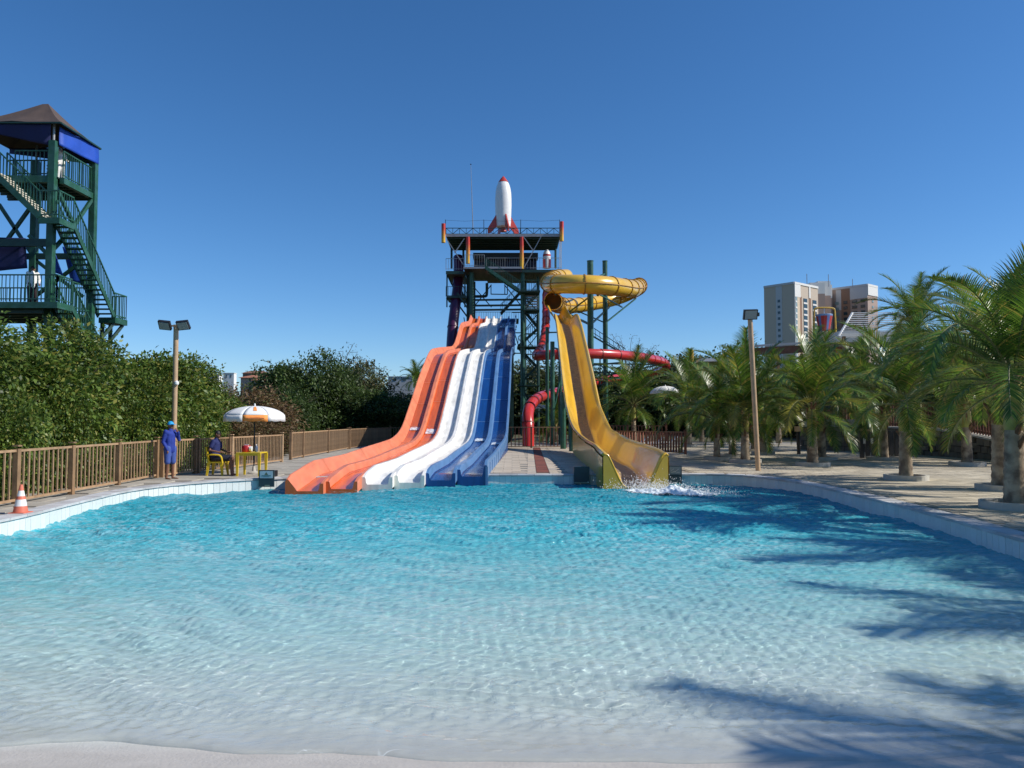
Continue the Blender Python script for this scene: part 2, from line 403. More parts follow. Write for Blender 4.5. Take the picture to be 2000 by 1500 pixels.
wet = np.maximum(Zw + .010 * np.exp(-np.maximum(dd, 0) / 1.0), Zfl + .006) + .0025 * np.exp(-((dd - .10) / .06) ** 2) + .0013 * vnoise(X, Y, 42, 51, 2) * np.exp(-np.maximum(dd, 0) / .8) * np.clip(.5 + vnoise(X, Y, .8, 52, 2), 0, 1.3)
ww_ = np.clip(dd / .05, 0, 1); ww_ = ww_ * ww_ * (3 - 2 * ww_); Zw = (Zfl - .008) * (1 - ww_) + wet * ww_
V = np.stack([X, Y, Zw], -1).reshape(-1, 3); ny, nx = X.shape
idx = np.arange(ny * nx).reshape(ny, nx)
F = np.stack([idx[:-1, :-1], idx[:-1, 1:], idx[1:, 1:], idx[1:, :-1]], -1).reshape(-1, 4)
M_water = bpy.data.materials.new('pool_water'); M_water.use_nodes = True
n_ = M_water.node_tree.nodes; l_ = M_water.node_tree.links; n_.remove(n_['Principled BSDF']); mo = n_['Material Output']
def nd(t, **k):
    q = n_.new(t)
    for a, v in k.items(): setattr(q, a, v)
    return q
def lk(a, b): l_.new(a, b)
def mth(op, a, b=None, c=None):
    q = nd('ShaderNodeMath', operation=op)
    for i, v in enumerate((a, b, c)):
        if v is None: continue
        if hasattr(v, 'is_linked') or hasattr(v, 'links'): lk(v, q.inputs[i])
        else: q.inputs[i].default_value = v
    return q.outputs[0]
def mrange(v, a, b, c, d):
    q = nd('ShaderNodeMapRange'); q.inputs['From Min'].default_value = a; q.inputs['From Max'].default_value = b
    q.inputs['To Min'].default_value = c; q.inputs['To Max'].default_value = d; lk(v, q.inputs['Value']); return q.outputs[0]
tc = nd('ShaderNodeTexCoord'); sp = nd('ShaderNodeSeparateXYZ'); lk(tc.outputs['Object'], sp.inputs[0])
def noise(scale, detail, sc=(1, 1, 1), dist=0.0, rough=.5, rot=0):
    mp = nd('ShaderNodeMapping'); mp.inputs['Scale'].default_value = sc; mp.inputs['Rotation'].default_value = (0, 0, rot); lk(tc.outputs['Object'], mp.inputs[0])
    q = nd('ShaderNodeTexNoise'); q.inputs['Scale'].default_value = scale; q.inputs['Detail'].default_value = detail
    q.inputs['Distortion'].default_value = dist; q.inputs['Roughness'].default_value = rough; lk(mp.outputs[0], q.inputs['Vector']); return q.outputs['Fac']
def ridge(f, p):
    a = mth('ABSOLUTE', mth('SUBTRACT', mth('MULTIPLY', f, 2.0), 1.0))
    return mth('POWER', mth('SUBTRACT', 1.0, mth('MINIMUM', mth('MULTIPLY', a, 2.2), 1.0)), p)
depth_y = sp.outputs['Y']
bumpy = mrange(depth_y, 5, 16, .26, .9)
h1 = noise(1.6, 6, (.55, 1.3, 1), .8, .6, .2)
h2 = ridge(noise(1.5, 3, (.6, 1.6, 1), 1.0, .5, -.15), 2.0)
h3 = ridge(noise(5.5, 3, (.7, 1.3, 1), .6), 1.5)
h4 = noise(24, 3, (1, 1.2, 1), .4)
h4m = mth('MULTIPLY', mrange(depth_y, 5.0, 7.2, .10, 0.0), mrange(noise(.6, 2), .42, .6, 0, 1))
hh = mth('ADD', mth('ADD', mth('MULTIPLY', h1, .9), mth('MULTIPLY', h2, .35)), mth('MULTIPLY', h3, .14))
hh = mth('ADD', hh, mth('MULTIPLY', h4, h4m))
bmp = nd('ShaderNodeBump'); bmp.inputs['Distance'].default_value = .16; lk(mth('MULTIPLY', bumpy, 1.0), bmp.inputs['Strength']); lk(hh, bmp.inputs['Height'])
# body: murky turquoise that thickens with depth
body = nd('ShaderNodeValToRGB'); e = body.color_ramp.elements
e[0].position = 0; e[0].color = (.85, .91, .85, 1); e[1].position = 1; e[1].color = (.008, .27, .36, 1)
k = e.new(.12); k.color = (.60, .84, .80, 1); k = e.new(.28); k.color = (.24, .63, .67, 1); k = e.new(.55); k.color = (.045, .43, .52, 1)
lk(mrange(depth_y, 5, 21, 0, 1), body.inputs[0])
# pale caustic light lines painted into the water colour
f1 = ridge(noise(1.15, 3, (.55, 1.9, 1), 1.6, .55, -.25), 9.0)
f2 = ridge(noise(3.4, 2, (.8, 1.4, 1), 1.2, .5, .3), 7.0)
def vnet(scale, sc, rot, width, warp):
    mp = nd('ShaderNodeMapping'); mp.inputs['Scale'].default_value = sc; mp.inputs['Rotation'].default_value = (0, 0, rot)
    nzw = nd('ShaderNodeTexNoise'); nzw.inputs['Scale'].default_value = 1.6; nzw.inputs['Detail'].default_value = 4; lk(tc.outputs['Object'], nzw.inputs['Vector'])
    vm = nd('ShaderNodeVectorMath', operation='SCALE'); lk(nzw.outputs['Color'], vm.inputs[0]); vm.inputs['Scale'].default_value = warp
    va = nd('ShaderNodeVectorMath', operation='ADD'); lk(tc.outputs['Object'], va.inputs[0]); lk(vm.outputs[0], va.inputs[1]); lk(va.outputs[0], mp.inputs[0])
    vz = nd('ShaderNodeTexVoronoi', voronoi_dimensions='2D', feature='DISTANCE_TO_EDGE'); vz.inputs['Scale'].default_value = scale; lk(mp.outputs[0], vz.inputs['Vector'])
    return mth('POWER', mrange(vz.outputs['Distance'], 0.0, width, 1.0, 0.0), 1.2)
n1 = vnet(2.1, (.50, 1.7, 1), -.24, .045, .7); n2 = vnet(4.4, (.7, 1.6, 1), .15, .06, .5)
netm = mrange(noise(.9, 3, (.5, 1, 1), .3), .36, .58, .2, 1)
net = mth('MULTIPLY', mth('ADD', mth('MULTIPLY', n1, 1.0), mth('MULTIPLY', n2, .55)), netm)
patch = mrange(noise(.45, 2, (.6, 1, 1)), .36, .60, .4, 1)
caustic_lines = mth('MULTIPLY', mth('MINIMUM', mth('ADD', mth('MULTIPLY', f1, 1.25), mth('MULTIPLY', f2, .6)), 1.0), patch)
caustic_fac = mth('MAXIMUM', mth('MULTIPLY', caustic_lines, mrange(depth_y, 10, 19, .35, .15)), mth('MULTIPLY', net, mrange(depth_y, 8.0, 13, .50, .0)))
mixc = nd('ShaderNodeMix', data_type='RGBA'); lk(caustic_fac, mixc.inputs[0]); lk(body.outputs[0], mixc.inputs[6]); mixc.inputs[7].default_value = (.90, .95, .94, 1)
dif = nd('ShaderNodeBsdfDiffuse'); lk(mixc.outputs[2], dif.inputs[0])
bmd = nd('ShaderNodeBump'); bmd.inputs['Distance'].default_value = .16; lk(mrange(depth_y, 6, 15, .05, .62), bmd.inputs['Strength']); lk(hh, bmd.inputs['Height']); lk(bmd.outputs[0], dif.inputs['Normal'])

gls = nd('ShaderNodeBsdfGlass'); gls.inputs['Roughness'].default_value = 0.0; gls.inputs['IOR'].default_value = 1.4; gls.inputs[0].default_value = (1, 1, 1, 1)
opac = mth('MAXIMUM', mrange(depth_y, 5.5, 14.5, 0.30, 0.95), mth('MULTIPLY', caustic_fac, .85))
gl = nd('ShaderNodeBsdfGlossy'); gl.inputs['Roughness'].default_value = .06; lk(bmp.outputs[0], gl.inputs['Normal'])
fr = nd('ShaderNodeFresnel'); fr.inputs['IOR'].default_value = 1.33; lk(bmp.outputs[0], fr.inputs['Normal'])
dg = nd('ShaderNodeMixShader'); lk(mth('MULTIPLY', fr.outputs[0], mrange(depth_y, 7, 15, .30, .58)), dg.inputs[0]); lk(dif.outputs[0], dg.inputs[1]); lk(gl.outputs[0], dg.inputs[2])
fin = nd('ShaderNodeMixShader'); lk(opac, fin.inputs[0]); lk(gls.outputs[0], fin.inputs[1]); lk(dg.outputs[0], fin.inputs[2])
lk(fin.outputs[0], mo.inputs[0])
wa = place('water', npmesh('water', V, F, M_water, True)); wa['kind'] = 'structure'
wa.cycles.is_caustics_caster = True; fl.cycles.is_caustics_receiver = True; sd.cycles.is_caustics_light = True
print('water', len(V))

# foam along the left wall and white water under the yellow slide
M_foam = bpy.data.materials.new('white_foam'); M_foam.use_nodes = True
n_ = M_foam.node_tree.nodes; l_ = M_foam.node_tree.links; bs = n_['Principled BSDF']; mo = n_['Material Output']
bs.inputs['Base Color'].default_value = (.82, .88, .90, 1); bs.inputs['Roughness'].default_value = .5
tc = nd('ShaderNodeTexCoord'); at = nd('ShaderNodeAttribute', attribute_name='edge')
nzf = noise(6, 8, (1, 2.0, 1), .8, .75)
al = mrange(mth('SUBTRACT', mth('ADD', nzf, at.outputs['Fac']), .5), .38, .62, 0, 1)
tr = nd('ShaderNodeBsdfTransparent'); mx = nd('ShaderNodeMixShader'); lk(al, mx.inputs[0]); lk(tr.outputs[0], mx.inputs[1]); lk(bs.outputs[0], mx.inputs[2]); lk(mx.outputs[0], mo.inputs[0])
def foam_sheet(name, label, cx, cy, ax, ay, rot, h, seed, res=150, wz=WZ, parent=None, gain=1.0):
    u = np.linspace(-1, 1, res); U, W = np.meshgrid(u, u); r = np.sqrt(U ** 2 + W ** 2)
    e_ = np.clip(1 - r, 0, 1)
    z = h * (e_ ** 1.2) * (.45 + .5 * vnoise(U * ax, W * ay, 6, seed, 5)) + .02 + .07 * vnoise(U * ax, W * ay, 22, seed + 1, 3) * e_ ** .5
    x = cx + U * ax * math.cos(rot) - W * ay * math.sin(rot); y = cy + U * ax * math.sin(rot) + W * ay * math.cos(rot)
    V = np.stack([x, y, wz + z], -1).reshape(-1, 3); idx = np.arange(res * res).reshape(res, res)
    F = np.stack([idx[:-1, :-1], idx[:-1, 1:], idx[1:, 1:], idx[1:, :-1]], -1).reshape(-1, 4)
    me = npmesh(name, V, F, M_foam, True); a = me.attributes.new('edge', 'FLOAT', 'POINT')
    a.data.foreach_set('value', (np.clip(e_ * 2.2, 0, 1) * .75 * gain).ravel().astype(np.float32))
    o = place(name, me, parent); o['kind'] = 'stuff'
    if label: o['label'] = label; o['category'] = 'foam'
    return o
foam_sheet('white_water', 'churned white water streaming from the lip of the yellow slide', 4.3, 20.9, 1.75, .85, -.42, .30, 31, gain=1.0)
dr = MB(); rs = random.Random(4)
for i in range(3200):
    t = rs.random() ** 1.5; x = 3.5 + rs.gauss(0, .42) + t * 2.0; y = 21.9 + rs.gauss(0, .35) - t * 1.7; z = WZ + .04 + abs(rs.gauss(0, .17)) * (1 - t * .6); s_ = rs.uniform(.004, .013)
    dr.add([(x - s_, y, z), (x, y - s_, z - s_ * .6), (x + s_, y, z), (x, y + s_, z), (x, y, z + s_ * rs.uniform(1, 2.2))], [(0, 1, 4), (1, 2, 4), (2, 3, 4), (3, 0, 4), (0, 3, 2, 1)])
o = dr.build('spray', M_white, kind='stuff'); props(o, 'spray droplets thrown up at the yellow slide lip', 'spray')

# paving: pavers right, slabs in the middle and on the left
def inside_pool(x, y, m=.40):
    d = np.hypot(OUT[:, 0] - x, OUT[:, 1] - y); i = int(np.argmin(d))
    v = (x - OUT[i][0]) * NRM[i][0] + (y - OUT[i][1]) * NRM[i][1]
    return v < m
def paving(name, x0, x1, y0, y1, sx, sy, m, piece, skip=None, limit=296, zh=.035):
    root = thing(name, None, None, kind='structure'); me = MB().box((0, 0, 0), (sx - .012, sy - .012, zh)).mesh(piece, m); L = []
    ny_ = int((y1 - y0) / sy)
    for j in range(ny_):
        y = y0 + (j + .5) * sy; off = (j % 2) * sx / 2
        for i in range(int((x1 - x0) / sx) + 1):
            x = x0 + (i + .5) * sx - off
            if x < x0 - sx * .3 or inside_pool(x, y, .40 + sx * .38) or (skip and skip(x, y)): continue
            v = abs(x) * FPX / y < 1010
            L.append((x, y, v))
    L.sort(key=lambda t: (not t[2], t[1])); r_ = MB(); cnt = 0
    for x, y, v in L:
        z = .001 + random.uniform(-.003, .004)
        if v and cnt < limit: place(piece, me, root, (x, y, z), (random.uniform(-.004, .004), random.uniform(-.004, .004), 0)); cnt += 1
        else: r_.box((x, y, z), (sx - .012, sy - .012, zh))
    if r_.v: r_.build(piece + '_field', m, root, kind='stuff')
    return root
paving('paving', 6.0, 21, 9.6, 50, .44, .22, M_paver, 'paver', skip=lambda x, y: y > 24.6 and x < 4.9)
strip = lambda x, y: abs(x - (1.02 + (y - 26) * .022)) < .22 and 25.2 < y < 47
paving('slab_paving', -.9, 4.9, 24.2, 48, .60, .60, M_slab, 'slab', skip=lambda x, y: abs(x - (1.02 + (y - 26) * .022)) < .5 and y < 47)
r_ = thing('drain_strip', None, None, kind='structure')
for j in range(72):
    y = 25.2 + j * .30; x = 1.02 + (y - 26) * .022
    MB().box((x, y, .004), (.40, .285, .035)).build('tile', M_redtile, r_)
bb = MB()
for j in range(38):
    y = 24.5 + j * .6; x = 1.02 + (y - 26) * .022
    for s_ in (-1, 1): bb.box((x + s_ * .36, y, .002), (.28, .588, .03))
bb.build('border_slabs', M_slab, r_, kind='stuff')
M_slabL = mat('grey_slab', (0.40, 0.37, 0.31), 0.85, var=.18, vscale=2, bump=.3, bscale=30, per=.08, c2=(.30, .27, .22), c2scale=.7)
paving('left_paving', -10.75, -5.9, 9, 52, .9, .9, M_slabL, 'slab', skip=lambda x, y: x > -7.4 and y < 24.3)

# ------------------------------------------------------------------ fences
def fence(name, label, pts, m_post, m_rail, m_bal, h=1.10, posts=None, spacing=.125, bw=.03, pw_=.11, low=.10, ends=True, maxb=300, m_top=None, as_parts=True):
    """pts: polyline of ground points; posts at each point"""
    root = thing(name, label, 'fence', pts[0]); c = 0
    bal = MB().box((0, 0, (h - low) / 2), (bw, bw, h - low - .03)).mesh('baluster', m_bal)
    for i, p in enumerate(pts):
        p = Vector(p)
        q = MB().box(p + Vector((0, 0, (h + .05) / 2 - .05)), (pw_, pw_, h + .13)); q.box(p + Vector((0, 0, h + .10)), (pw_ * 1.15, pw_ * 1.15, .03)).build('post', m_post, root)
    join = MB()
    for a, b_ in zip(pts, pts[1:]):
        a = Vector(a); b_ = Vector(b_); d = b_ - a; L = d.length; u = d.normalized(); ang = math.atan2(d.y, d.x)
        for z in (h, low): MB().bar(a + u * (pw_ / 2) + Vector((0, 0, z)), b_ - u * (pw_ / 2) + Vector((0, 0, z)), .05, .045).build('rail', m_rail, root)
        k = max(1, int((L - pw_) / spacing))
        for j in range(1, k):
            p = a + u * (pw_ / 2 + (L - pw_) * j / k) + Vector((0, 0, low))
            if as_parts and c < maxb: place('baluster', bal, root, p, (random.uniform(-.006, .006), random.uniform(-.006, .006), ang)); c += 1
            else: join.box(p + Vector((0, 0, (h - low) / 2)), (bw, bw, h - low - .03))
    if join.v: join.build('far_balusters', m_bal, root, kind='stuff')
    return root
fp = [(-9.65, 6.6, 0), (-9.75, 8.8, 0), (-9.85, 11.0, 0), (-9.95, 13.2, 0), (-10.1, 15.75, 0), (-10.2, 17.9, 0), (-10.3, 20.2, 0), (-10.45, 22.7, 0)]
fence('fence', 'sunlit tan baluster fence running in from the left edge behind the traffic cone', fp, M_wood2, M_wood, M_wood, spacing=.175)
fence('fence', 'short tan fence panel just behind the standing person in blue', [(-10.35, 22.85, 0), (-10.06, 24.5, 0)], M_wood2, M_wood, M_wood)
fence('fence', 'dark shaded fence stretch behind the seated man', [(-10.02, 24.65, 0), (-9.75, 26.6, 0)], M_wood2, M_wood2, M_wood2)
fence('fence', 'tan baluster fence behind the yellow table and parasol', [(-9.72, 26.75, 0), (-9.5, 28.8, 0), (-9.25, 31.0, 0)], M_tan, M_wood, M_wood, spacing=.13)
fence('fence', 'dense tan fence between the parasol table and the foot of the bushy tree', [(-9.35, 32.6, 0), (-9.35, 34.5, 0), (-9.35, 39.2, 0), (-9.35, 44.0, 0)], M_wood2, M_wood, M_wood, spacing=.14, h=1.15)
fence('fence', 'brown fence turning across behind the foot of the orange lanes', [(-9.3, 44.2, 0), (-9.0, 48, 0), (-8.2, 52, 0), (-6.2, 52.5, 0)], M_wood2, M_wood2, M_wood2, spacing=.16, h=1.15, bw=.05)
fence('fence', 'reddish fence between the blue lane and the yellow slide', [(-.55, 46, 0), (1.15, 46, 0), (3.2, 46, 0)], M_redwood, M_wood, M_redwood, spacing=.2, h=1.25, bw=.05)
fence('fence', 'reddish brown fence to the right of the yellow slide under the small palm', [(5.0, 41.5, 0), (6.9, 39.6, 0), (8.45, 37.6, 0)], M_redwood, M_wood2, M_redwood, spacing=.17, h=1.1, bw=.07)
fence('fence', 'fence further back behind the reddish fence by the small palm', [(4.6, 50, 0), (7.5, 50, 0), (10, 50, 0)], M_redwood, M_redwood, M_redwood, spacing=.2, h=1.3, bw=.05)

# ------------------------------------------------------------------ rubble stone wall on the right with slat fence on top
sw = thing('stone_wall', 'dark rubble stone retaining wall with pale cap behind the right hand palms', 'wall', (19, 34, 0))
wl = [(20.0, 25.5, .25), (20.0, 30, .62), (19.9, 33, .95), (19.6, 36, 1.25), (18.5, 40, 1.3), (16.2, 43.5, 1.3)]
core = MB(); cap = []
for (x0, y0, h0), (x1, y1, h1) in zip(wl, wl[1:]):
    core.add([(x0 + .1, y0, 0), (x1 + .1, y1, 0), (x1 + .1, y1, h1), (x0 + .1, y0, h0), (x0 + .6, y0, 0), (x1 + .6, y1, 0), (x1 + .6, y1, h1), (x0 + .6, y0, h0)], [(0, 3, 2, 1), (4, 5, 6, 7), (3, 7, 6, 2), (0, 4, 7, 3), (1, 2, 6, 5)])
    MB().bar((x0 + .32, y0, h0 + .04), (x1 + .32, y1, h1 + .04), .08, .75).build('cap_stone', M_conc, sw)
    L = math.hypot(x1 - x0, y1 - y0); k = int(L / .42)
    for j in range(k):
        t = (j + .5) / k; hh_ = h0 + (h1 - h0) * t; ang = math.atan2(y1 - y0, x1 - x0)
        r2 = int(hh_ / .24)
        for q in range(r2):
            tt = t + (q % 2) * .4 / k
            c = (x0 + (x1 - x0) * tt + .05, y0 + (y1 - y0) * tt, (q + .5) * hh_ / r2)
            MB().box(c, (L / k - .03, random.uniform(.12, .2), hh_ / r2 - .025), Matrix.Rotation(ang + random.uniform(-.06, .06), 3, 'Z') @ Matrix.Rotation(random.uniform(-.06, .06), 3, 'Y')).build('stone', M_stone, sw)
core.build('wall_core', M_soil, sw)
sl = thing('slat_fence', 'reddish vertical slat fence standing on the stone wall at the right', 'fence', (20, 34, 1))
slat = MB().box((0, 0, .6), (.09, .03, 1.2)).mesh('slat', M_redwood); c = 0
for (x0, y0, h0), (x1, y1, h1) in zip(wl, wl[1:]):
    L = math.hypot(x1 - x0, y1 - y0); k = int(L / .17); ang = math.atan2(y1 - y0, x1 - x0)
    for z in (.25, 1.0): MB().bar((x0 + .38, y0, h0 + z), (x1 + .38, y1, h1 + z), .05).build('rail', M_wood2, sl)
    for j in range(k):
        t = (j + .5) / k; place('slat', slat, sl, (x0 + (x1 - x0) * t + .33, y0 + (y1 - y0) * t, h0 + (h1 - h0) * t + .09), (random.uniform(-.02, .02), 0, ang))
# ================================================================== MULTI LANE SLIDE
def fade(name, c, c_top):
    return [mat(name + '_lane', c, .24, var=.16, vscale=2.2, coat=.35, stretch=(3, .35, .35)), mat(name + '_faded_rim', c_top, .45, var=.17, vscale=2.5, coat=.1, stretch=(2, .5, .5))]
LM = {'orange': fade('orange_fibreglass', (.64, .12, .018), (.72, .21, .10)),
      'white': fade('white_fibreglass', (.80, .76, .66), (.82, .80, .74)),
      'blue': fade('blue_fibreglass', (.006, .055, .22), (.10, .22, .42))}
TAB = np.array([  # y, wall height, left x, right x
    (20.8, .26, -6.22, -.84), (22.0, .33, -6.20, -.80), (25.7, .40, -6.15, -.72), (32, .60, -6.10, -.53), (38.6, .76, -6.02, -.35), (41, 1.02, -5.98, -.27),
    (42.6, 1.42, -5.95, -.25), (45.5, 2.65, -5.90, -.18), (49.4, 4.5, -5.85, -.10), (53.0, 6.15, -5.72, -.05), (54.6, 6.72, -5.65, .0), (58, 7.15, -5.4, .08),
    (64.6, 7.85, -4.92, .2), (66.5, 8.35, -4.86, .22), (70.0, 10.0, -4.74, .28), (71.6, 10.68, -4.70, .30), (74, 11.1, -4.62, .34), (80.4, 12.0, -4.45, .40), (82, 12.6, -4.42, .42), (84, 13.3, -4.40, .45)])
ysl = np.arange(20.8, 84.01, .3)
def sm(a, k=3):
    p = np.pad(a, k, mode='edge'); return np.convolve(p, np.ones(2 * k + 1) / (2 * k + 1), 'valid')
SZ, SL, SR = [sm(np.interp(ysl, TAB[:, 0], TAB[:, i]), 2) for i in (1, 2, 3)]
SL = SL + .17 * np.clip((45 - ysl) / 10, 0, 1) + .03
slide = thing('racing_slide', 'six lane racing slide of two orange, two white and two blue lanes', 'water slide', (-3.5, 22, 0))
HW = .26
SF = SZ - .40
SF = np.where(ysl > 23.2, np.maximum(SF, .07), np.minimum(SF, -.27 + (ysl - 20.8) * .13)); SZ = sm(SF, 2) + .40
sec_mid = [(0, HW), (.085, HW), (.11, HW - .03), (.135, .05), (.17, 0), (.83, 0), (.865, .05), (.89, HW - .03), (.915, HW), (1, HW)]
cols_ = ['orange', 'orange', 'white', 'white', 'blue', 'blue']
lane_objs = []
for k in range(6):
    sec = list(sec_mid)
    if k == 0: sec = [(-.20, HW + .06), (-.17, HW + .14), (-.12, HW + .14), (-.08, HW + .09), (.11, .08), (.17, 0)] + sec_mid[5:]
    if k == 5: sec = sec_mid[:5] + [(.83, 0), (.87, .06), (.92, HW + .10), (.94, HW + .16), (1.02, HW + .16), (1.04, HW + .08)]
    nt_ = len(sec); sec = sec + [(sec[-1][0], -.10), (sec[0][0], -.10)]; ns = len(sec)
    y0 = 20.95 + .40 * k; i0 = int(np.searchsorted(ysl, y0))
    b = MB(); vs = []; rows = list(range(i0, len(ysl)))
    for r, i in enumerate(rows):
        W = SR[i] - SL[i]; pit = W / 6
        xx0 = SL[i] + .25 * (k == 0) * 0 + k * pit
        for u, h in sec:
            hh_ = h
            if r == 0 and h > .1: hh_ = h * .8
            vs.append((xx0 + u * pit + (.0), ysl[i], SZ[i] - HW - .14 + hh_))
    fs = [(r * ns + j, (r + 1) * ns + j, (r + 1) * ns + (j + 1) % ns, r * ns + (j + 1) % ns) for r in range(len(rows) - 1) for j in range(ns)]
    b.add(vs, fs)
    fl_ = {j for j in range(nt_ - 1) if max(sec[j][1], sec[j + 1][1]) < .08 or (abs(sec[j][1] - sec[j + 1][1]) > .2 and not (k == 0 and j < 5))}
    if cols_[k] == 'white': fl_ = set()
    b.mi = [0 if (q % ns) in fl_ else 1 for q in range(len(fs))]
    # front end closed down below the water
    b.m = 0; f0 = [(vs[j][0], vs[j][1] - .02, vs[j][2]) for j in range(nt_)]; lo = [(x, y, -1.0) for x, y, z in f0]
    b.add(f0 + lo, [(j, j + 1, nt_ + j + 1, nt_ + j) for j in range(nt_ - 1)])
    b.add([vs[0], vs[nt_ - 1], (vs[nt_ - 1][0], vs[0][1], -1), (vs[0][0], vs[0][1], -1)], [])
    o = b.build('lane', LM[cols_[k]], slide, smooth=True, label=['leftmost orange lane with wide faded outer wall', 'inner orange lane', 'left white lane', 'right white lane', 'left blue lane', 'outer blue lane with pale rim'][k])
    lane_objs.append(o)
    # moulded joints between the fibreglass sections
    for ys in np.arange(24.5, 83, 3.1):
        i = int(np.searchsorted(ysl, ys + k * .13)); i = min(i, len(ysl) - 2); W = SR[i] - SL[i]; pit = W / 6; x0 = SL[i] + k * pit
        pts = [(x0 + u * pit, ysl[i], SZ[i] - HW - .14 + h + .004) for u, h in sec[1:nt_ - 1]]
        q = MB()
        for a, c in zip(pts, pts[1:]):
            a = Vector(a); c = Vector(c); up = Vector((0, -.0, .012)); e_ = Vector((0, .022, (SZ[i + 1] - SZ[i]) * .022 / .3))
            q.add([a + up - e_, c + up - e_, c + up + e_, a + up + e_], [(0, 1, 2, 3)])
        q.build('joint', LM[cols_[k]][1], o)
# water foam patches where the drop levels out
for k, (ya, yb) in enumerate([(42.2, 43.3), (41.6, 42.8), None, None, (40.0, 41.2), (38.8, 40)][i] or (0, 0) for i in range(6)):
    if ya == 0: continue
    i0, i1 = np.searchsorted(ysl, [ya, yb]); b = MB(); vs = []; m = 9
    for i in range(i0, i1 + 1):
        pit = (SR[i] - SL[i]) / 6; x0 = SL[i] + k * pit
        for j in range(m):
            u = .16 + .68 * j / (m - 1); vs.append((x0 + u * pit, ysl[i] + random.uniform(-.05, .05), SZ[i] - HW - .14 + .03 + random.uniform(0, .05)))
    r_ = i1 - i0 + 1
    b.add(vs, [(a * m + j, a * m + j + 1, (a + 1) * m + j + 1, (a + 1) * m + j) for a in range(r_ - 1) for j in range(m - 1)])
    me = b.mesh('water_foam', M_foam, True); at_ = me.attributes.new('edge', 'FLOAT', 'POINT'); at_.data.foreach_set('value', [.55 if (0 < q // m < r_ - 1 and 0 < q % m < m - 1) else .1 for q in range(len(vs))])
    o = place('water_foam', me, lane_objs[k]); o['kind'] = 'stuff'
# steel frame carrying the slide
sf = MB()
for i in range(30, len(ysl), 14):
    x0, x1, z = SL[i] - .1, SR[i] + .1, SZ[i] - HW - .30
    if z < .2: continue
    MB().bar((x0, ysl[i], z), (x1, ysl[i], z), .14).build('cross_beam', M_dgreen, slide)
    for x in (x0 + .4, x1 - .4):
        MB().bar((x, ysl[i], z), (x, ysl[i], -.02), .16).build('support_post', M_dgreen, slide)
    if z > 2: MB().bar((x0 + .4, ysl[i], z * .15), (x1 - .4, ysl[i], z * .9), .08).build('brace', M_dgreen, slide)
for i in range(8, 70, 5):
    MB().box2((SR[i] - .02, ysl[i] - .04, -.02 if ysl[i] > 24 else -.9), (SR[i] + .05, ysl[i] + .04, SZ[i] - .1)).build('side_rib', LM['blue'][1], slide)
for x_, c_ in (('L', 'orange'), ('R', 'blue')):                     # closed flanks of the run out
    b = MB(); e = SL if x_ == 'L' else SR; vs = []; s_ = -.175 if x_ == 'L' else .03
    idx = [i for i in range(2 if x_ == 'L' else 9, len(ysl)) if SZ[i] < 1.2]
    for i in idx:
        vs += [(e[i] + s_, ysl[i], SZ[i] - .06), (e[i] + s_, ysl[i], -.02 if ysl[i] > 24 else -.9)]
    b.add(vs, [(2 * j, 2 * j + 2, 2 * j + 3, 2 * j + 1) for j in range(len(idx) - 1)]); b.build('side_panel', LM[c_][0], slide)
foam_sheet('lip_foam', 'thin line of foam where the six slide lanes meet the pool', -3.6, 21.5, 2.8, .45, .30, .05, 55, gain=.45)

# ================================================================== YELLOW SLIDE
M_yel = mat('yellow_fibreglass', (.74, .43, .030), .28, var=.08, vscale=1.0, coat=.3, c2=(.68, .42, .06), c2scale=.5)
M_yfloor = mat('worn_slide_floor', (.36, .25, .105), .55, var=.3, vscale=14, bump=.7, bscale=18, c2=(.25, .17, .075), c2scale=6)
YT = np.array([  # y, zTop, wall height, left x, right x
    (22.1, .66, .92, 2.62, 4.46), (22.7, .73, .93, 2.58, 4.48), (23.9, .78, .76, 2.62, 4.50), (25.5, .82, .74, 2.72, 4.50), (29.5, .88, .78, 2.80, 4.58), (33.5, 1.00, .85, 2.90, 4.75), (36.0, 1.22, .95, 2.88, 4.62), (38.2, 1.55, .92, 2.88, 4.72),
    (42.0, 2.45, .92, 2.93, 4.80), (43.8, 3.9, .9, 2.86, 4.72), (48.2, 6.0, .9, 2.95, 4.78), (52.0, 8.0, .88, 3.02, 4.76), (54.4, 9.15, .95, 3.02, 4.70),
    (55.4, 9.25, .78, 3.05, 4.62), (57.5, 9.3, .55, 4.35 - 1.2, 4.6), (60, 10.0, .7, 4.45 - 1.45, 4.47), (62.2, 11.05, .85, 2.80, 4.30)])
yy = np.arange(22.1, 62.2, .25)
YZ, YH, YL, YR = [sm(np.interp(yy, YT[:, 0], YT[:, i]), 2) for i in (1, 2, 3, 4)]
ys_ = thing('open_slide', 'wide open yellow slide dropping from the yellow tube mouth to the pool', 'water slide', (3.6, 23, 0))
secu = [(0, 1), (.025, 1.05), (.06, 1.02), (.09, .93), (.16, .62), (.235, .28), (.30, .07), (.36, 0), (.64, 0), (.70, .07), (.765, .28), (.84, .62), (.91, .93), (.94, 1.02), (.975, 1.05), (1, 1)]
b = MB(); vs = []; ns = len(secu)
for i in range(len(yy)):
    for j, (u, h) in enumerate(secu):
        W = YR[i] - YL[i]; x = YL[i] + u * W; z = YZ[i] - YH[i] + h * YH[i]; y = yy[i]
        vs.append((x, y, z))
fs = [(i * ns + j, (i + 1) * ns + j, (i + 1) * ns + j + 1, i * ns + j + 1) for i in range(len(yy) - 1) for j in range(ns - 1)]
b.add(vs, fs); b.mi = [1 if secu[q % (ns - 1)][1] < .05 and secu[q % (ns - 1) + 1][1] < .05 else 0 for q in range(len(fs))]
chan = b.build('channel', [M_yel, M_yfloor], ys_, smooth=True)
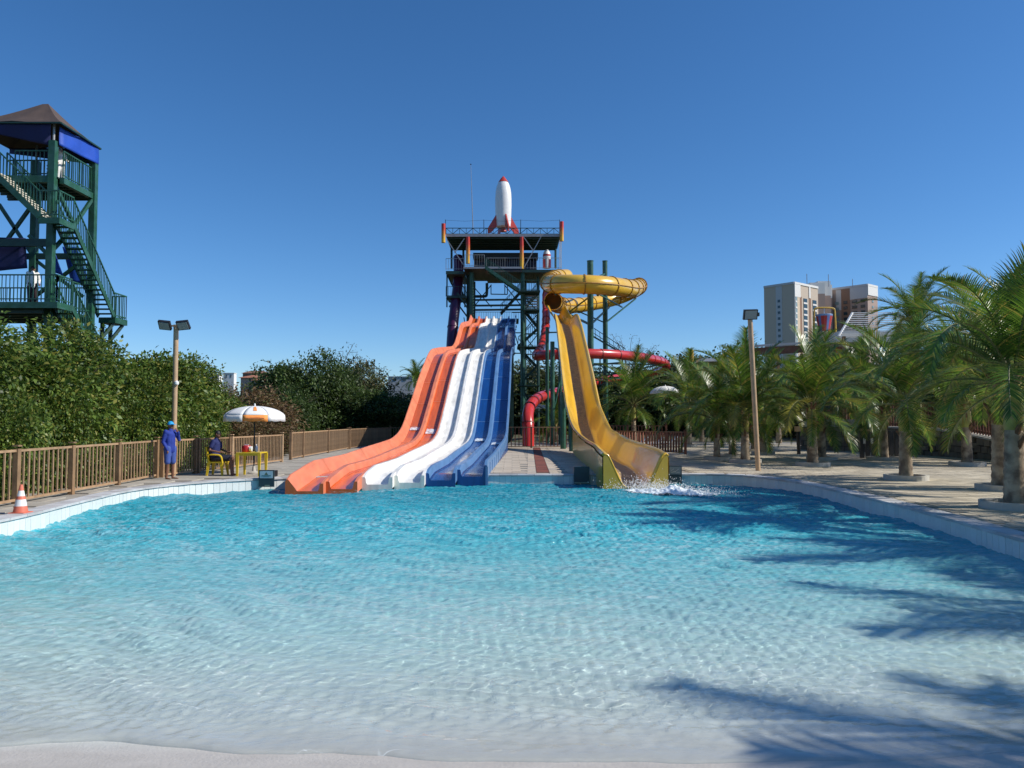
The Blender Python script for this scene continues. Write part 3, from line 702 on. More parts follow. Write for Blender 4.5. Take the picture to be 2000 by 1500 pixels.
md = chan.modifiers.new('thickness', 'SOLIDIFY'); md.thickness = .05; md.offset = -1
fr = [v for v in vs[:ns]]; q = MB()                                  # closed lip face under the channel
q.add([(x, y - .01, z - .01) for x, y, z in fr] + [(x, y - .01, -.7) for x, y, z in fr], [(j, j + 1, ns + j + 1, ns + j) for j in range(ns - 1)])
q.build('lip_face', M_yel, ys_)
for e_, s_ in ((YL, -.03), (YR, .03)):
    q = MB(); idx = [i for i in range(len(yy)) if yy[i] < 36.5]; w2 = []
    for i in idx: w2 += [(e_[i] + s_, yy[i] - .01, YZ[i] - .03), (e_[i] + s_ * .5, yy[i] - .01, -.7 if yy[i] < 24.2 else max(.02, YZ[i] - YH[i] - .15))]
    q.add(w2, [(2 * j, 2 * j + 2, 2 * j + 3, 2 * j + 1) for j in range(len(idx) - 1)]); q.build('side_skirt', M_yel, ys_)
for yj in np.arange(25, 62, 3.4):                                    # bolted flanges under the channel
    i = int(np.searchsorted(yy, yj)); q = MB(); W = YR[i] - YL[i]
    pts = [Vector((YL[i] + u * W, yy[i], YZ[i] - YH[i] + h * YH[i] - .05)) for u, h in secu[1:-1]]
    for a, c in zip(pts, pts[1:]): q.bar(a, c, .05, .07)
    q.build('flange', M_yel, ys_)
for (px, py, d, zt) in [(1046, 0, 47, 9.0), (1106, 868, 44.5, 2.2), (1119, 868, 41.5, 1.6), (1075, 0, 52, 6.9), (1087, 0, 53.5, 7.4), (1150, 0, 43, 3.0)]:
    pass
for x, y, zt, r in [(2.95, 44.5, 3.3, .16), (3.2, 41.2, 1.5, .16), (4.5, 41.2, 1.5, .14), (2.75, 52.2, 7.0, .15), (3.35, 53.4, 7.6, .13), (2.55, 55.6, 8.4, .13), (4.4, 50, 6.2, .14), (4.3, 57, 8.6, .14), (4.2, 45.4, 3.6, .14)]:
    MB().tube([(x, y, -.02), (x, y, zt)], r, 10).build('support_post', M_green, ys_)
for a, c in [((2.75, 52.2, 6.6), (4.4, 50, 5.9)), ((2.55, 55.6, 8), (4.3, 57, 8.2)), ((2.75, 52.2, 2), (3.35, 53.4, 4.5)), ((2.95, 44.5, 3), (4.2, 45.4, 3.3))]:
    MB().bar(a, c, .1).build('brace', M_green, ys_)

# ================================================================== TUBE SLIDES
def tube_slide(name, label, pts, r, m, m_fl, gap=1.9, n=18, seam=True, capstart=False):
    root = thing(name, label, 'water slide', (pts[0][0], pts[0][1], 0)); path = smooth_path(pts, .28, 3)
    ob = MB().tube(path, r, n, cap=False).build('tube', m, root, smooth=True)
    md = ob.modifiers.new('thickness', 'SOLIDIFY'); md.thickness = .05; md.offset = -1
    acc = 0
    for a, c in zip(path, path[1:]):
        acc += (c - a).length
        if acc > gap:
            acc = 0; u = (c - a).normalized()
            MB().tube([a, a + u * .09], [r * 1.085] * 2, n).build('flange', m_fl, root, smooth=False)
    if seam:
        q = MB()
        for s_ in (-1, 1):
            pts2 = []
            for i in range(len(path)):
                t = (path[min(i + 1, len(path) - 1)] - path[max(i - 1, 0)]); side = Vector((t.y, -t.x, 0)).normalized()
                pts2.append(path[i] + side * s_ * r * 1.03)
            q.tube(pts2, .05, 4)
        q.build('seam', m_fl, root)
    return root, path
M_yfl = mat('yellow_brown_flange', (.34, .17, .02), .5)
ytp = [P(1106, 540, 78), P(1088, 541, 76), P(1075, 547, 71), P(1070, 553, 65), P(1082, 555, 60.5), P(1120, 555, 59), P(1165, 556, 59), P(1205, 560, 60.5), P(1234, 565, 64), P(1247, 560, 70), P(1249, 557, 76), P(1243, 565, 81),
       P(1222, 577, 83), P(1190, 587, 82), P(1150, 594, 79), P(1115, 598, 75), P(1094, 597, 71), P(1085, 592, 67), P(1081, 589, 63.5), P(1080, 588, 62.0)]
yt, _ = tube_slide('tube_slide', 'yellow enclosed tube slide looping right of the tower and ending in a round mouth', ytp, .74, M_yel, M_yfl, gap=2.3)
M_red = mat('red_fibreglass', (.52, .035, .03), .28, var=.12, vscale=1.2, coat=.3)
M_rfl = mat('dark_red_flange', (.24, .02, .02), .5)
rtp = [P(1080, 552, 82), P(1070, 560, 79), P(1066, 575, 76), P(1067, 612, 73), P(1066, 640, 70), P(1062, 668, 66), P(1053, 688, 62), P(1046, 695, 59), P(1058, 694, 56.5), P(1090, 692, 56), P(1130, 691, 56.5), P(1175, 691, 57), P(1220, 694, 58.5), P(1262, 699, 61), P(1292, 705, 65),
       P(1303, 713, 70), P(1298, 721, 75), P(1275, 729, 79), P(1240, 735, 80), P(1200, 738, 78), P(1165, 745, 74), P(1120, 758, 66), P(1080, 768, 59), P(1055, 774, 55), P(1038, 787, 51.5), P(1030, 806, 49.5), P(1032, 835, 48.8), P(1032, 877, 48.6)]
rt, _ = tube_slide('tube_slide', 'red enclosed tube slide curling behind the yellow slide down to the reddish fence', rtp, .37, M_red, M_rfl, gap=1.5, seam=False)
M_purple = mat('purple_fibreglass', (.075, .012, .05), .35, var=.2, coat=.2)
ptp = [P(895, 503, 88), P(896, 530, 87), P(894, 560, 86), P(889, 600, 85), P(884, 640, 84), P(881, 690, 83), P(880, 760, 82)]
ptb, _ = tube_slide('tube_slide', 'dark purple tube slide standing nearly upright left of the tower', ptp, .58, M_purple, M_purple, gap=3, seam=False)
# green masts with outriggers that carry the yellow loop
def mast(label, px, d, ztop, r, arms):
    x = (px - 1000) / FPX * d
    t = thing('tube_mast', label, 'mast', (x, d, 0), 'green masts carrying the tube slides')
    MB().tube([(x, d, -.1), (x, d, ztop)], r, 14).build('pole', M_green, t, smooth=True)
    MB().tube([(x, d, ztop), (x, d, ztop + .04)], r * 1.12, 14).build('cap', M_green, t)
    for a, c, w_ in arms: MB().bar((x, d, a), c, w_).build('arm', M_green, t)
    return t
mast('nearer and thicker green mast rising above the yellow tube loop', 1154, 64, 1.75 + 64 * 310 / FPX, .26, [
    (13.5, P(1085, 575, 60.5), .14), (13.4, P(1225, 573, 64), .14), (9.6, P(1105, 611, 70), .16), (9.6, P(1190, 600, 79), .14), (13.2, P(1168, 577, 60), .14), (12.6, P(1215, 600, 80), .12), (6.6, P(1140, 700, 57), .12), (6.2, P(1215, 708, 59), .12), (12.0, P(1108, 612, 70), .10)])
mast('further and thinner green mast rising above the yellow tube loop', 1183, 74, 1.75 + 74 * 310 / FPX, .24, [
    (15.8, P(1152, 548, 66), .14), (11.0, P(1242, 583, 80), .12), (11.0, P(1120, 604, 75), .12), (14.5, P(1236, 567, 74), .12), (5.9, P(1290, 712, 68), .12), (5.6, P(1268, 738, 79), .12)])
# walkway truss with handrail sloping down behind the masts
ww = thing('service_stair', 'green handrail and truss sloping down to the right behind the masts', 'stairs', P(1200, 700, 72))
for dy in (0, 10): MB().bar(P(1160, 641 + dy, 72), P(1222, 682 + dy, 72), .06).build('handrail', M_dgreen, ww)
MB().bar(P(1155, 655, 72), P(1236, 702, 72), .14).build('stringer', M_dgreen, ww)
for k in range(8):
    px = 1162 + k * 9; MB().bar(P(px, 642 + (px - 1160) * .66, 72), P(px + 2, 660 + (px - 1160) * .6, 72), .04).build('baluster', M_dgreen, ww)
for a, c in [((1150, 710), (1290, 712)), ((1150, 727), (1260, 729)), ((1216, 690), (1216, 760)), ((1172, 700), (1172, 760)), ((1172, 712), (1216, 755)), ((1216, 712), (1172, 755)), ((1150, 740), (1240, 735))]:
    MB().bar(P(*a, 73), P(*c, 73), .12).build('truss', M_dgreen, ww)

# ================================================================== ROCKET TOWER
T = thing('slide_tower', 'tall green steel slide tower with a flat roof deck above the racing slide', 'tower', (-1, 86, 0))
def F(px, py, d=84.0): return P(px, py, d)
def gradcol():
    m = bpy.data.materials.new('red_to_yellow_paint'); m.use_nodes = True; n = m.node_tree.nodes; l = m.node_tree.links
    tc = n.new('ShaderNodeTexCoord'); s = n.new('ShaderNodeSeparateXYZ'); r = n.new('ShaderNodeValToRGB'); l.new(tc.outputs['Generated'], s.inputs[0]); l.new(s.outputs['Z'], r.inputs[0])
    r.color_ramp.elements[0].color = (.75, .42, .03, 1); r.color_ramp.elements[0].position = .15; r.color_ramp.elements[1].color = (.55, .035, .02, 1); r.color_ramp.elements[1].position = .75
    l.new(r.outputs[0], n['Principled BSDF'].inputs['Base Color']); n['Principled BSDF'].inputs['Roughness'].default_value = .4; return m
M_grad = gradcol()
RZ = F(980, 460).z; DZ = F(980, 526).z
M_roof = mat('dark_roof_sheet', (.12, .105, .09), .6, var=.3, stretch=(1, .1, 1))
x0, x1 = F(871, 460).x, F(1095, 460).x
MB().box2((x0, 84, RZ - .05), (x1, 90.6, RZ + .12)).build('roof_slab', M_roof, T)
for k in range(6): MB().box2((x0 + .1, 84.3 + k * 1.15, RZ - .28), (x1 - .1, 84.5 + k * 1.15, RZ - .052)).build('roof_purlin', M_dgreen, T)
MB().box2((x0, 83.9, RZ - .15), (x1, 83.995, RZ + .16)).build('fascia', M_grey, T)
# truss rail on the roof
def truss(y):
    za, zb = RZ + .2, RZ + .85
    MB().bar((x0, y, zb), (x1, y, zb), .07).build('truss_chord', M_dgreen, T); MB().bar((x0, y, za), (x1, y, za), .06).build('truss_chord', M_dgreen, T)
    k = 17; q = MB()
    for i in range(k):
        xa, xb = x0 + (x1 - x0) * i / k, x0 + (x1 - x0) * (i + 1) / k
        q.bar((xa, y, za), (xb, y, zb) if i % 2 else (xb, y, za + .0), .05); q.bar((xa, y, zb if i % 2 == 0 else za), (xb, y, za if i % 2 == 0 else zb), .05); q.bar((xa, y, za), (xa, y, zb), .05)
    q.build('truss_web', M_dgreen, T, kind='stuff')
truss(84.1); truss(90.4)
for px in (870, 945, 1017, 1093):
    MB().tube([F(px, 458, 84.2), F(px, 429, 84.2)], .035, 6).build('cable_post', M_black, T)
for a, c in ((870, 945), (945, 1017), (1017, 1093)):
    MB().tube([F(a, 430, 84.2), F((a + c) / 2, 432, 84.2), F(c, 430, 84.2)], .012, 4).build('cable', M_black, T)
for px, pa, pb in ((866, 437, 474), (1097, 433, 471)):
    p, q = F(px, pb, 83.7), F(px, pa, 83.7); MB().tube([p, q], .22, 14).build('corner_column', M_grad, T, smooth=True)
for px in (914, 1019):
    MB().tube([F(px, 525 if px > 1000 else 515), F(px, 463)], .22, 14).build('front_column', M_grad, T, smooth=True)
for px in (882, 905, 1085): MB().tube([F(px, 524, 90), F(px, 470, 90)], .13, 8).build('rear_column', M_dgreen, T)
for x_, py0, py1 in ((1093.5, 470, 524), (1096, 470, 524)): MB().bar(F(x_, py0), F(x_, py1), .09).build('white_post', M_white, T)
for a, c in (((873, 468), (905, 517)), ((907, 466), (888, 494)), ((1023, 463), (1041, 489)), ((1057, 462), (1024, 522))):
    MB().bar(F(*a, 83.9), F(*c, 83.9), .09).build('white_brace', M_grey, T)
# main deck
dx0, dx1 = F(871, 525).x, F(1098, 525).x
MB().box2((dx0, 84, DZ - .45), (F(907, 525).x, 91, DZ - .25)).build('deck_floor', M_roof, T)
MB().box2((F(906, 525).x, 83.2, DZ - .05), (F(948, 525).x, 91, DZ + .1)).build('deck_floor', M_roof, T)
MB().box2((F(948.5, 525).x, 84, DZ - .3), (dx1, 91, DZ - .1)).build('deck_floor', M_roof, T)
MB().box2((F(1020, 525).x, 83.88, DZ - .36), (dx1, 83.98, DZ - .06)).build('edge_beam', M_dgreen, T)
MB().box2((F(906, 525).x, 83.08, DZ - .10), (F(1019, 525).x, 83.18, DZ + .11)).build('edge_beam', M_grey, T)
MB().box2((dx0, 83.88, DZ - .55), (F(906, 525).x, 83.98, DZ - .2)).build('edge_beam', M_dgreen, T)
def rail_run(parent, a, c, h, sp, m, name='railing', w_=.03, rw=.05, nr=1):
    a = Vector(a); c = Vector(c); q = MB(); up = Vector((0, 0, h)); L = (c - a).length; k = max(2, int(L / sp))
    q.bar(a + up, c + up, rw); q.bar(a + Vector((0, 0, .1)), c + Vector((0, 0, .1)), rw * .8)
    for i in range(k + 1):
        p = a + (c - a) * i / k; q.bar(p, p + up, w_ if i % 8 else w_ * 1.6)
    return q.build(name, m, parent, kind='stuff')
M_lrail = mat('pale_steel_rail', (.36, .35, .33), .5)
rail_run(T, F(871, 527), F(906, 527), 1.25, .28, M_lrail)
rail_run(T, F(908, 520, 83.2), F(946, 520, 83.2), 1.25, .25, M_lrail)
rail_run(T, F(950, 525), F(1018, 525), 1.2, .25, M_lrail)
rail_run(T, F(1024, 525), F(1096, 525), 1.2, .32, M_lrail)
# dark canopy booth on the deck
MB().box2(F(924, 504, 88.5), F(1050, 499, 90) + Vector((0, 0, 0))).build('booth_canopy', M_black, T)
MB().box2((F(926, 500, 90).x, 89.5, DZ), (F(1048, 500, 90).x, 90.5, P(1048, 499, 90).z)).build('booth_wall', mat('navy_panel', (.01, .014, .04), .6), T)
# stair flight from the deck down to the right
def flight(parent, a, c, wy, n, m, rail=True, tread_parts=False, st=.1, m_t=None, rh=1.05, rsp=.28):
    """stair in a plane of constant y: a top point, c bottom point, width wy in +y"""
    a = Vector(a); c = Vector(c); Y_ = Vector((0, wy, 0)); q = MB()
    for o_ in (Vector((0, 0, 0)), Y_): MB().bar(a + o_, c + o_, .06, st * 2.4).build('stringer', m, parent)
    for i in range(n):
        p = a + (c - a) * (i + .5) / n + Y_ / 2
        bb = MB().box(p, (.27, wy - .06, .035))
        if tread_parts: bb.build('tread', m_t or m, parent)
        else: q.add(bb.v, bb.f)
    if q.v: q.build('treads', m_t or m, parent, kind='stuff')
    if rail:
        for o_ in (Vector((0, 0, 0)), Y_): rail_run(parent, a + o_, c + o_, rh, rsp, m, 'handrail')
flight(T, F(948, 522, 83.1), F(1014, 567, 83.1), 1.1, 18, M_green, st=.14, rsp=.22)
lz = F(1030, 567, 83.1).z
MB().box2((F(1012, 567, 83.1).x, 83.0, lz - .15), (F(1055, 567, 83.1).x, 85.6, lz)).build('landing', M_dgreen, T)
rail_run(T, (F(1014, 567).x, 83.05, lz), (F(1053, 567).x, 83.05, lz), 1.1, .25, M_green)
rail_run(T, (F(1014, 567).x, 85.5, lz), (F(1053, 567).x, 85.5, lz), 2.2, .25, M_green)
# columns
for px, d, r in ((921, 84.4, .25), (915, 86, .25), (925, 90, .2), (1021, 84.4, .24), (1025, 90, .2), (1051, 85.8, .14), (1052, 90, .14)):
    zt = DZ - .3 if px not in (1051,) else lz + 2
    x = (px - 1000) / FPX * d; MB().tube([(x, d, -.1), (x, d, zt)], r, 10).build('column', M_green if px in (921, 1021) else M_dgreen, T, smooth=True)
for px in (873, 908):
    MB().bar(F(px, 600, 85), F(px, 530, 85), .14).build('column', M_dgreen, T)
for py in (586, 597, 605.5): MB().bar(F(924, py, 85), F(1020, py - 1, 85), .2).build('cross_beam', M_dgreen, T)
# hoop and frame under the deck
MB().tube(smooth_path([F(928, 579, 86), F(948, 579, 86), F(951, 577, 86), F(951, 553, 86)], .1, 3), .16, 8).build('pipe_bend', M_dgreen, T, smooth=True)
for a, c in (((959, 556), (959, 575)), ((959, 574.5), (991, 575)), ((991, 556), (991, 575)), ((986, 556), (986, 575))): MB().bar(F(*a, 86), F(*c, 86), .1).build('hanging_frame', M_dgreen, T)
# left wing stairs beside the purple tube
MB().box2((F(871, 578).x, 84.6, F(0, 583, 85).z), (F(910, 578).x, 88, F(0, 579, 85).z)).build('landing', M_dgreen, T)
rail_run(T, F(871, 579, 84.7), F(910, 579, 84.7), 1.1, .25, M_dgreen)
for a, c, d in (((872, 582), (884, 594), 85), ((875, 540), (900, 590), 86), ((905, 545), (878, 600), 87), ((893, 572), (925, 620), 84.5), ((884, 580), (915, 622), 86)):
    MB().bar(F(*a, d), F(*c, d), .16).build('brace', M_dgreen, T)
flight(T, F(896, 560, 87), F(926, 618, 87), 1.2, 14, M_dgreen, rail=True, st=.12)
# braces in the right bay and down the tower
zz = [(575, 610), (612, 650), (652, 690), (692, 730), (732, 770), (772, 812)]
for i, (pa, pb) in enumerate(zz):
    for d in (84.6, 89.5):
        MB().bar(F(1021, pa, d), F(1051, pb, d), .1).build('brace', M_dgreen, T); MB().bar(F(1051, pa, d), F(1021, pb, d), .1).build('brace', M_dgreen, T)
    MB().bar(F(1021, pa, 84.6), F(1051, pa, 84.6), .12).build('cross_beam', M_dgreen, T)
    MB().bar(F(1000, pb, 88), F(1021, pb, 88), .12).build('cross_beam', M_dgreen, T)
for i, py in enumerate((604, 676, 752)):
    z = F(1030, py, 84).z
    MB().box2((F(1010 if i else 1022, py).x, 84.0, z - .12), (F(1054, py).x, 87, z)).build('landing', M_dgreen, T)
    rail_run(T, (F(1024, py).x, 84.05, z), (F(1053, py).x, 84.05, z), 1.3, .22, M_green)
q_ = [(1050, 569, 1024, 604), (1024, 606, 1052, 640), (1052, 640, 1012, 676), (1012, 678, 1048, 715), (1048, 715, 1014, 752), (1014, 754, 1046, 795)]
for a, b_, c, e in q_:
    flight(T, F(a, b_, 86), F(c, e, 86), 1.1, 13, M_dgreen, st=.1, rail=(b_ < 700), rsp=.3)
for k in range(6): MB().bar((F(1026, 0).x, 84.9, lz - .35 - k * .3), (F(1050, 0).x, 84.9, lz - .35 - k * .3), .05, .2).build('louvre', M_grey, T)
# slide start platform
sz = SZ[-1] - HW
MB().box2((SL[-1] - .3, 84.05, sz - .3), (SR[-1] + .3, 87.5, sz - .12)).build('start_platform', M_dgreen, T)
rail_run(T, (SL[-1] - .1, 87.3, sz - .1), (SR[-1] + .3, 87.3, sz - .1), 1.15, .2, M_dgreen)
flight(T, F(1016, 570, 88), F(978, 612, 88), 1.0, 12, M_dgreen, st=.1)
rail_run(T, (SR[-1] + .5, 84.1, sz - .1), (SR[-1] + .5, 80, sz - 1.0), 1.1, .25, M_dgreen)
for a, c, d in (((906, 620), (921, 700), 85), ((921, 620), (906, 700), 85), ((925, 560), (960, 600), 88), ((960, 556), (925, 600), 88), ((985, 556), (1020, 600), 89), ((1002, 640), (1020, 700), 86)):
    MB().bar(F(*a, d), F(*c, d), .1).build('brace', M_dgreen, T)

# rockets
def rocket(label, px, pb, pt, d, r, fins=True, small=False):
    base = P(px, pb, d); top = P(px, pt, d); H = top.z - base.z; R_ = thing('rocket', label, 'rocket', base)
    M_rr = mat('red_rocket_paint', (.50, .05, .035), .4, var=.08); M_rw = mat('white_rocket_paint', (.80, .79, .77), .35, var=.04)
    if not small:
        prof = [(r * .55, .10), (r * .86, .115), (r * .93, .20), (r * .97, .35), (r, .5), (r * .99, .62), (r * .95, .71), (r * .86, .79), (r * .73, .85), (r * .58, .89)]
        MB().lathe([(a, z * H) for a, z in prof], base, 28).build('hull', M_rw, R_, smooth=True)
        MB().lathe([(r * .60, .885 * H), (r * .62, .892 * H), (r * .46, .925 * H), (r * .26, .965 * H), (.03, H)], base, 28).build('nose_cone', M_rr, R_, smooth=True)
        MB().lathe([(r * .38, .03 * H), (r * .30, .10 * H)], base, 16).build('nozzle', M_rr, R_)
        for a in (20, 110, 200, 290):
            A = rad(a); u = Vector((math.cos(A), math.sin(A), 0)); t = Vector((-u.y, u.x, 0)) * .07
            pr = [(r * .84, .335 * H), (r * 1.98, .07 * H), (r * 1.98, -.02 * H), (r * 1.62, -.01 * H), (r * .72, .13 * H)]
            vs = [base + u * a_ + Vector((0, 0, z)) + s_ * t for s_ in (-1, 1) for a_, z in pr]
            MB().add(vs, [(0, 1, 2, 3, 4), (9, 8, 7, 6, 5)] + [(i, 5 + i, 5 + (i + 1) % 5, (i + 1) % 5) for i in range(5)]).build('fin', M_rr, R_)
    else:
        MB().lathe([(r * .95, 0), (r, .3 * H), (r, .62 * H)], base, 20).build('hull', M_rw, R_, smooth=True)
        MB().lathe([(r * 1.03, .62 * H), (r * 1.0, .72 * H)], base, 20).build('band', M_rr, R_, smooth=True)
        MB().lathe([(r * .96, .72 * H), (r * .8, .85 * H), (r * .4, .96 * H), (.03, H)], base, 20).build('nose_cone', M_rw, R_, smooth=True)
        for a in (-130, -50): 
            u = Vector((math.cos(rad(a)), math.sin(rad(a)), 0)); MB().bar(base + u * r * 1.03 , base + u * r * 1.03 + Vector((0, 0, .45 * H)), .3, .12).build('stripe', M_rr, R_)
    return R_
rocket('big white rocket with red nose and red fins on the tower roof', 983, 456, 344, 88, .95)
rocket('small white rocket with red band standing on the tower deck', 1068, 524, 487, 86, .44, small=True)
an = thing('antenna', 'thin antenna mast left of the rocket on the tower roof', 'antenna', P(924, 458, 86))
MB().tube([P(924, 458, 86), P(921.5, 380, 86), P(919.5, 322, 86)], [.05, .035, .02], 6).build('mast', M_grey, an)
MB().lathe([(.02, -.08), (.09, 0), (.02, .08)], P(919.5, 321, 86), 8).build('tip', M_black, an)

# ================================================================== LEFT TOWER
YF, YB = 31.0, 33.5; XR = -18.75; XR2 = -18.45; XL = -22.4
LT = thing('stair_tower', 'green steel stair tower with brown canvas roof at the left edge', 'tower', (-20.0, 32.2, 0))
zP = 11.65; zL = 9.7; zLow = 6.35
M_shadec = mat('shaded_blue_canvas', (.006, .010, .075), .7, var=.15, vscale=2)  # the blue canvas again, with shade darkened into its colour
for x, y, zt in ((XR, YF, 13.1), (XR2, YB, 13.2), (-21.0, YB, 13.1), (XL, YF, 13.1)):
    MB().box2((x - .13, y - .13, -.1), (x + .13, y + .13, zt)).build('post', M_green, LT)
    MB().tube([(x, y, zt), (x, y, 13.8)], .05, 8).build('roof_pole', M_grey, LT)
ex0, ex1, ey0, ey1, ez, az = -22.3, -18.30, 30.7, 33.75, 13.78, 15.15
ap = Vector((-19.75, 32.2, az)); ap2 = Vector((-20.0, 32.2, az - .01))
cs_ = [Vector((ex0, ey0, ez)), Vector((ex1, ey0, ez)), Vector((ex1, ey1, ez)), Vector((ex0, ey1, ez))]
b = MB()
def sagpatch(b, a, c, t1, t2, n=10):
    vs = []
    for i in range(n + 1):
        for j in range(n + 1):
            u, v = i / n, j / n; p = (a * (1 - u) + c * u) * (1 - v) + (t1 * (1 - u) + t2 * u) * v
            vs.append(p - Vector((0, 0, .12 * math.sin(math.pi * v) * (1 - .3 * v) + .05 * math.sin(math.pi * u * 3) * (1 - v))))
    b.add(vs, [(i * (n + 1) + j, (i + 1) * (n + 1) + j, (i + 1) * (n + 1) + j + 1, i * (n + 1) + j + 1) for i in range(n) for j in range(n)])
sagpatch(b, cs_[0], cs_[1], ap2, ap); sagpatch(b, cs_[1], cs_[2], ap, ap); sagpatch(b, cs_[2], cs_[3], ap, ap2); sagpatch(b, cs_[3], cs_[0], ap2, ap2)
ro = b.build('canvas_roof', M_brownTarp, LT, smooth=False); md = ro.modifiers.new('thickness', 'SOLIDIFY'); md.thickness = .02
for i in range(4): MB().bar(cs_[i] - Vector((0, 0, .03)), cs_[(i + 1) % 4] - Vector((0, 0, .03)), .06).build('eave_beam', M_dgreen, LT)
def sheet(name, pts, m, parent, th=.02, n=8):
    a, c, d, e = [Vector(p) for p in pts]; b = MB(); vs = []; nrm = (c - a).cross(e - a).normalized()
    for i in range(n + 1):
        for j in range(n + 1):
            u, v = i / n, j / n; p = (a * (1 - u) + c * u) * (1 - v) + (e * (1 - u) + d * u) * v
            vs.append(p + nrm * .02 * math.sin(u * 9 + v * 3))
    b.add(vs, [(i * (n + 1) + j, (i + 1) * (n + 1) + j, (i + 1) * (n + 1) + j + 1, i * (n + 1) + j + 1) for i in range(n) for j in range(n)])
    o = b.build(name, m, parent, smooth=True); md = o.modifiers.new('thickness', 'SOLIDIFY'); md.thickness = th; return o
sheet('blue_side_panel', [(XR + .20, YF + .05, 13.72), (XR2 + .12, YB + .1, 13.72), (XR2 + .12, YB + .1, 13.0), (XR + .20, YF + .05, 12.95)], M_blueTarp, LT)
sheet('shaded_front_panel', [(ex0, ey0 + .08, 13.74), (ex1 - .45, ey0 + .08, 13.74), (XR - .1, ey0 + .3, 12.9), (ex0, ey0 + .08, 13.62)], M_shadec, LT)
sheet('shaded_rear_panel', [(ex0, ey1 - .1, 13.74), (XR2, ey1 - .1, 13.74), (XR2, ey1 - .1, 13.0), (ex0, ey1 - .1, 13.5)], M_shadec, LT)
MB().box2((-22.3, YF - .1, zP - .28), (XR - .152, YF + .04, zP)).build('edge_beam', M_green, LT)
MB().box2((XR2 - .10, YF + .152, zP - .26), (XR2 + .08, YB - .152, zP - .01)).build('edge_beam', M_green, LT)
MB().box2((-22.2, YF + .05, zP - .06), (XR2 - .12, YB + .1, zP - .01)).build('platform', M_dgreen, LT)
for k in range(6): MB().box2((-22.2, YF + .3 + k * .42, zP - .2), (XR2 - .14, YF + .36 + k * .42, zP - .062)).build('joist', M_dgreen, LT)
MB().box2((-22.3, YB + .1, zP - .25), (XR2, YB + .2, zP - .07)).build('edge_beam', M_dgreen, LT)
rail_run(LT, (XR2, YF + .2, zP), (XR2, YB - .2, zP), 1.1, .14, M_green, w_=.025)
rail_run(LT, (-22.3, YB, zP), (XR2 - .2, YB, zP), 1.5, .15, M_green, w_=.025)
rail_run(LT, (-20.3, YF, zP), (XR - .2, YF, zP), 1.05, .15, M_green, w_=.025)
ym = (YF + YB) / 2 + .1; ms = (XR + XR2) / 2
for a, c in (((XR, YF + .1, 11.4), (ms, ym, 9.95)), ((XR2, YB - .1, 11.4), (ms, ym, 9.95)), ((ms, ym, 9.9), (XR, YF + .1, 8.6)), ((ms, ym, 9.9), (XR2, YB - .1, 8.6)),
             ((-22.6, YB, 11.2), (-21.1, YB, 9.0)), ((-21.1, YB, 11.2), (-22.6, YB, 9.0)), ((-21.0, YF, 10.9), (-22.4, YF, 9.1)), ((-22.4, YF, 10.9), (-21.0, YF, 9.1)), ((-20.9, YB, 8.7), (-18.8, YB, 7.1)), ((-18.8, YB, 8.7), (-20.9, YB, 7.1)), ((XR, YF, 8.3), (XR - .9, YF, 9.2))):
    MB().bar(a, c, .13).build('brace', M_green, LT)
MB().box2((-22.8, YF - .08, 8.75), (XR - .152, YF + .08, 9.05)).build('cross_beam', M_dgreen, LT)
MB().box2((XR - .152, YB - .08, 8.75), (-22.8, YB + .08, 9.0)).build('cross_beam', M_dgreen, LT)
M_pt = mat('sunlit_pale_tread', (.60, .58, .50), .6, var=.1)  # pale colour paints direct sun onto the upper flight's treads
ya = 30.0
flight(LT, (-20.6, ya, 11.6), (-18.62, ya, zL), .95, 12, M_green, tread_parts=True, m_t=M_pt, st=.09, rh=1.0, rsp=.17)
def flight_y(x0, x1, y0, z0, y1, z1, n, mt):
    """stair running away from the camera, treads spanning x0..x1"""
    for x in (x0, x1):
        MB().bar((x, y0, z0), (x, y1, z1), .05, .22).build('stringer', M_green, LT)
        rail_run(LT, (x, y0, z0), (x, y1, z1), 1.0, .17, M_green, 'handrail', w_=.025)
    for i in range(n):
        f = (i + .5) / n; MB().box(((x0 + x1) / 2, y0 + (y1 - y0) * f, z0 + (z1 - z0) * f), (x1 - x0 - .06, .26, .045)).build('tread', mt, LT)
for zz_, yend, zend, nn_ in ((zL, 34.35, 6.35, 18), (zLow, 34.0, 3.4, 16)):
    MB().box2((-18.66 if zz_ == zL else -22.8, ya - .02, zz_ - .26), (-17.82, ya + .05, zz_ - .02)).build('edge_beam', M_green, LT)
    MB().box2((-17.9, ya + .052, zz_ - .26), (-17.82, ya + 1.0, zz_ - .02)).build('edge_beam', M_green, LT)
    MB().box2((-18.66 if zz_ == zL else -22.8, ya + .052, zz_ - .08), (-17.902, ya + 1.0, zz_ - .03)).build('landing', M_green, LT)
    rail_run(LT, (-18.6 if zz_ == zL else -22.8, ya, zz_), (-17.86, ya, zz_), 1.05, .15, M_green, w_=.024)
    rail_run(LT, (-17.86, ya, zz_), (-17.86, ya + 1.0, zz_), 1.05, .15, M_green, w_=.024)
    flight_y(-18.55, -17.85, ya + 1.0, zz_ - .04, yend, zend, nn_, M_green)
zr = 6.3
MB().box2((-18.55, 34.36, zr - .25), (-17.80, 35.45, zr)).build('landing', M_green, LT)
rail_run(LT, (-17.84, 34.36, zr), (-17.84, 35.4, zr), 1.1, .14, M_green, w_=.025); rail_run(LT, (-18.5, 35.4, zr), (-17.84, 35.4, zr), 1.1, .14, M_green, w_=.025)
for y in (34.5, 35.3): MB().bar((-17.95, y, zr - .26), (-18.45, y - .9, zr - 1.6), .12).build('strut', M_dgreen, LT)
MB().box2((-22.8, ya + 1.0, zLow - .2), (-18.6, YB + .2, zLow - .09)).build('platform', M_dgreen, LT)
